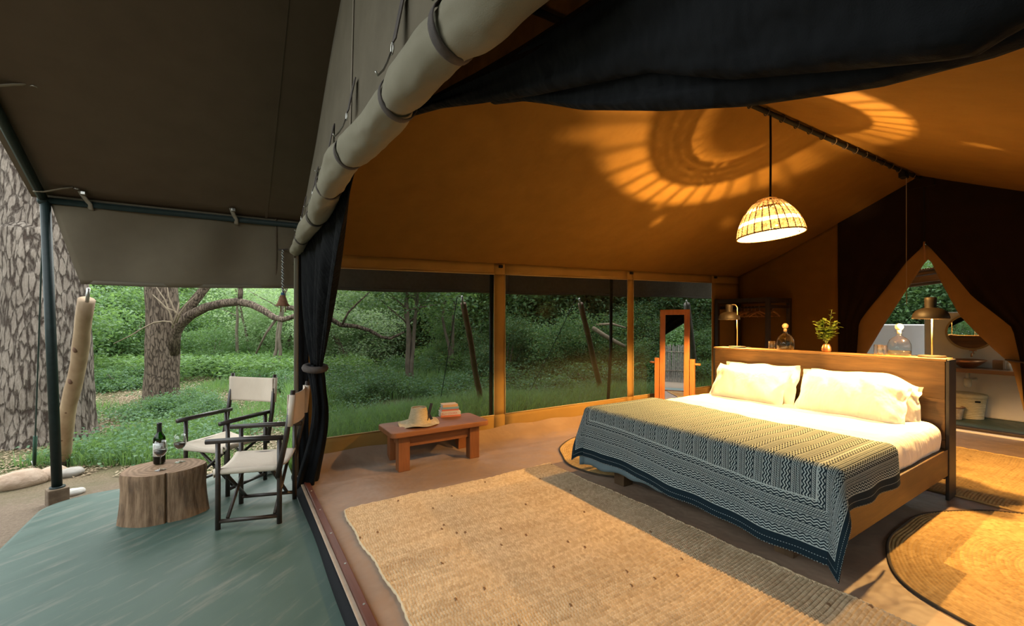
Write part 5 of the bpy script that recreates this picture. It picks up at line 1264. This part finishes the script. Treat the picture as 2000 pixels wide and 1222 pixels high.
# behind the arching tree: dark left, pale gap in the middle
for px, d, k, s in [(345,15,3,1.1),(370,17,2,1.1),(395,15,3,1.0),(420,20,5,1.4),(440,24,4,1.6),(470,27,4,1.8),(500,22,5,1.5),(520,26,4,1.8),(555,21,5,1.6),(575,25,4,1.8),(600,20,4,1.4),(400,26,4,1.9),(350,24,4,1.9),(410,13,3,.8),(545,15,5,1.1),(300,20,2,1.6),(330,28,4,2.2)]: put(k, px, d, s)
# first window
for px, d, k, s in [(640,18,4,1.4),(665,14,5,1.25),(690,20,4,1.5),(715,24,4,1.8),(730,15,5,1.2),(760,19,4,1.4),(700,13,5,1.0),(800,17,4,1.3),(830,21,2,1.6),(860,16,2,1.3),(890,19,2,1.5),(920,15,2,1.2),(945,17,0,1.3),(905,13,3,.9),(965,20,2,1.6),(845,25,4,2.0)]: put(k, px, d, s)
# middle and last windows: darker and denser
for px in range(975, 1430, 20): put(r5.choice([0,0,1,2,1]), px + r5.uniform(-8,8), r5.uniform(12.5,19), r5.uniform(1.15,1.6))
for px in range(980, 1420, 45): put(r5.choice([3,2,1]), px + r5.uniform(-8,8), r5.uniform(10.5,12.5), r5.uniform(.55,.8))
# the forest goes on round the other sides of the tent
for k in range(46):
    a = R(95 + 215*k/45); dd = r5.uniform(8.5, 13) + 2*(k % 2); p = Vector((3.0 + dd*1.15*math.cos(a + R(0)), 2 + dd*math.sin(a), 0))
    if p.y < 3 or p.x < -6.5: put(r5.choice([0,1,2,2,3]), 0, 9, r5.uniform(.8,1.25), 0, p, 'on the far side of the clearing, behind the viewer')
# beyond the bathroom wall
for px, d, k, s in [(1700,12,2,1.1),(1740,11.5,0,1.1),(1770,12.5,2,1.2),(1800,11,1,1.25),(1830,12,2,1.2),(1860,11.5,0,1.2),(1760,15,2,1.6),(1820,16,2,1.7),(1900,13,0,1.4),(1680,15,2,1.5)]: put(k, px, d, s)
# far wall of trees all round
for px in range(-260, 1480, 46):
    if 370 < px < 800 and (px//46) % 3: continue
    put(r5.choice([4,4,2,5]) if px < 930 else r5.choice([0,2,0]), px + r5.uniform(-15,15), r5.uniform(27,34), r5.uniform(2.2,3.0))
# low bushes in the grass
for px, d, s in [(238,9.6,1.0),(258,10.2,.9),(355,7.6,.8),(385,7.2,.7),(300,7.0,.6),(700,9.5,1.1),(740,9,1.1),(870,8.5,1.0),(660,8.2,.9),(905,9.3,1.0),(1010,9.5,1.1),(1080,9,1.0),(1150,9.5,1.1),(1260,10.5,1.2),(1330,10.5,1.2),(820,11.5,1.2),(560,9.5,.8),(480,12,1.1),(430,12.5,1.1),(520,10,.8),(-10,6.9,.9),(20,7.6,.8)]: put(6, px, d, s)
for k, u_ in enumerate(used):
    if not u_: put(k, 500, 30, 2)

t = thing('reed_screen', 'reed screen standing in front of the veranda, seen in the swing mirror', 'screen', (-5.2, .5, -.15))
q = MB(); rq = random.Random(3)
for k in range(150):
    y = -2.6 + k*.04; q.tube([(-5.2+rq.uniform(-.02,.02), y, gz(-5.2, y)-.05), (-5.2+rq.uniform(-.03,.03), y+rq.uniform(-.02,.02), 1.25+rq.uniform(-.06,.06))], .016, 5)
q = q.build('reeds', simple('grey_reeds', (.11,.10,.09), (.20,.18,.15), 14, rough=.9), t); q['kind'] = 'stuff'
for z in (.3, 1.0): MB().tube([(-5.16, -2.65, z), (-5.16, 3.45, z)], .014, 6).build('binding_rail', B_THIN, t)

# ------------------------------------------------------------------ rocks and log
M_ROCK = simple('pale_rock', (.36,.25,.175), (.48,.36,.27), 6, rough=.9, bump=.9, bscale=14, bdist=.02)
def rock(p, r3, rz, seed, label, m=M_ROCK):
    mb = MB(); N_ = 22
    def fn(u, v):
        a = 2*PI*u; b = PI*(v-.5); d = Vector((math.cos(a)*math.cos(b), math.sin(a)*math.cos(b), math.sin(b)))
        d = Vector([math.copysign(abs(c)**.75, c) for c in d]); d.normalize(); k = 1 + .16*nz(d, 1.3, seed) + .05*nz(d, 4, seed); return (d.x*r3[0]*k, d.y*r3[1]*k, d.z*r3[2]*k)
    mb.grid(fn, N_, 16, cu=True).xform(Matrix.Translation(p) @ Matrix.Rotation(rz, 4, 'Z'))
    return tag(mb.build('rock', m, None, smooth=True), label, 'rock')
p = sz(40, 945, -.13); rock((p.x, p.y, -.10), (.19,.12,.10), R(20), 1, 'largest pale rock, at the left edge of the sandy ground')
p = sz(98, 930, -.13); rock((p.x, p.y, -.11), (.14,.10,.075), R(50), 2, 'pale rock just left of the veranda post')
p = sz(138, 925, -.13); rock((p.x, p.y, -.12), (.11,.08,.05), R(10), 3, 'flat grey rock behind the veranda post', simple('grey_rock', (.25,.22,.19), (.36,.33,.29), 8, rough=.9, bump=.5, bscale=22))
p = sz(141, 962, -.13); rock((p.x, p.y, -.13), (.09,.05,.04), R(30), 4, 'small white stone right of the post footing', simple('white_rock', (.48,.45,.41), (.56,.53,.49), 8, rough=.9))
p = fan(240, 11.6); lg = thing('fallen_log', 'reddish fallen log in the grass left of the arching tree', 'log', (p.x, p.y, -.1))
a = fan(190, 11.8); b = fan(300, 11.6); MB().tube(sway((a.x,a.y,.02), (b.x,b.y,.10), 10, .12, 4), [.13,.15,.14,.17,.15,.17,.16,.14,.15,.12,.10], 10).build('trunk', simple('red_log', (.16,.085,.06), (.24,.14,.105), 9, rough=.95, bump=.6, bscale=20), lg, smooth=True)

# ------------------------------------------------------------------ grass, weeds and litter
rg = np.random.RandomState(5)
def fan_points(n, px0, px1, d0, d1):
    px = rg.uniform(px0, px1, n); d = d0*(d1/d0)**rg.rand(n); t_ = (px-1000)/FOC
    return FX*d + RX*t_*d, FY*d + RY*t_*d, d
def keep_out(x, y):
    tent = (x > -1.45) & (x < 10.5) & (y < 5.02); tent |= (x > .3) & (x < 8) & (y < 4.75); tent |= (x > 7.8) & (y < 4.9) & (x < 12.6)
    sand = (x < -1.0) & (y < 5.9 + .35*np.sin(x*5)); return ~(tent | sand)
def gzv(x, y): return np.array([gz(a, b) for a, b in zip(x, y)])
def dens(x, y): return np.array([noise.noise(Vector((a*.45, b*.45, 7))) for a, b in zip(x, y)])
def grass(name, n, px0, px1, d0, d1, h0, h1, m, label, thin, bare=-.25):
    x, y, d = fan_points(n, px0, px1, d0, d1); k = keep_out(x, y); x, y, d = x[k], y[k], d[k]
    q = dens(x, y); k = q > bare + rg.rand(len(q))*.25; x, y, d, q = x[k], y[k], d[k], q[k]; z = gzv(x, y); n = len(x)
    h = rg.uniform(h0, h1, n)*(.75 + .6*np.clip(q+.3, 0, 1)); a = rg.rand(n)*2*PI; w = thin*(1 + d*.10); ln = rg.uniform(.15, .75, n)*h
    D = np.stack([np.cos(a), np.sin(a)], -1); Pp = np.stack([-np.sin(a), np.cos(a)], -1)
    B = np.stack([x, y, z-.02], -1); V = np.zeros((n, 5, 3))
    V[:,0] = B; V[:,1] = B; V[:,0,:2] += Pp*w[:,None]; V[:,1,:2] -= Pp*w[:,None]
    Mi = B.copy(); Mi[:,:2] += D*(ln*.35)[:,None]; Mi[:,2] += h*.62; V[:,2] = Mi; V[:,3] = Mi; V[:,2,:2] -= Pp*(w*.75)[:,None]; V[:,3,:2] += Pp*(w*.75)[:,None]
    T_ = B.copy(); T_[:,:2] += D*ln[:,None]; T_[:,2] += h*.95; V[:,4] = T_
    # each blade: a quad and a tip, written as two quads
    F = np.array([[0,1,2,3],[3,2,4,4]]); idx = (np.arange(n)*5)[:,None]
    me = bpy.data.meshes.new(name); Vf = V.reshape(-1, 3); me.vertices.add(len(Vf)); me.vertices.foreach_set('co', Vf.astype(np.float32).ravel())
    lp = np.concatenate([idx + np.array([[0,1,2,3]]), idx + np.array([[3,2,4]])], 1).ravel()
    me.loops.add(len(lp)); me.loops.foreach_set('vertex_index', lp.astype(np.int32)); me.polygons.add(2*n)
    ls = (np.arange(n)*7)[:,None] + np.array([[0,4]]); me.polygons.foreach_set('loop_start', ls.ravel().astype(np.int32)); me.update(calc_edges=True); me.materials.append(m)
    o = bpy.data.objects.new(name, me); COL.objects.link(o); return tag(o, label, 'grass', None, 'stuff')
grass('tall_grass', 95000, 560, 1420, 4.4, 16, .20, .42, L_GRASS, 'tall green grass outside the mesh windows', .0034, -.45)
grass('grass', 90000, -60, 620, 4.6, 22, .08, .22, L_GRASS, 'short green grass beyond the veranda', .0026, -.06)
def weeds(name, n, px0, px1, d0, d1, size, hh, m, label, bare=-.1, flat_=False, wd=(.3,.5)):
    x, y, d = fan_points(n, px0, px1, d0, d1); k = keep_out(x, y); x, y, d = x[k], y[k], d[k]; q = dens(x+13, y+5)
    if not flat_: k = q > bare + rg.rand(len(q))*.2; x, y, d = x[k], y[k], d[k]
    z = gzv(x, y); n = len(x); rep = 1 if flat_ else 5; C = np.repeat(np.stack([x, y, z], -1), rep, 0); n = len(C)
    if not flat_: C[:,:2] += rg.randn(n, 2)*.07; C[:,2] += rg.rand(n)**.7*hh*(1+np.repeat(d, rep)*.03)
    else: C[:,2] += .012
    D = unit(rg.randn(n, 3)*np.array([1,1,.1 if flat_ else .45])); N_ = unit(rg.randn(n, 3)*(.15 if flat_ else .5) + np.array([0,0,1.]))
    s_ = size*rg.uniform(.6, 1.4, n)*(1 + np.repeat(d, rep)*.035)
    return tag(mesh_obj(name, leaf_quads(C, D, N_, s_, s_*rg.uniform(*wd,n)), m, None, True), label, 'plants', None, 'stuff')
weeds('weeds', 22000, -60, 1420, 4.6, 24, .034, .16, L_WEED, 'broad leaved weeds among the grass', .08)
weeds('far_weeds', 34000, -60, 1420, 10, 26, .085, .45, L_GRASS, 'bright green undergrowth across the clearing', -.3, wd=(.10,.2))
weeds('leaf_litter', 42000, -60, 640, 4.3, 20, .024, 0, L_DRY, 'dry fallen leaves on the bare ground', 0, True)
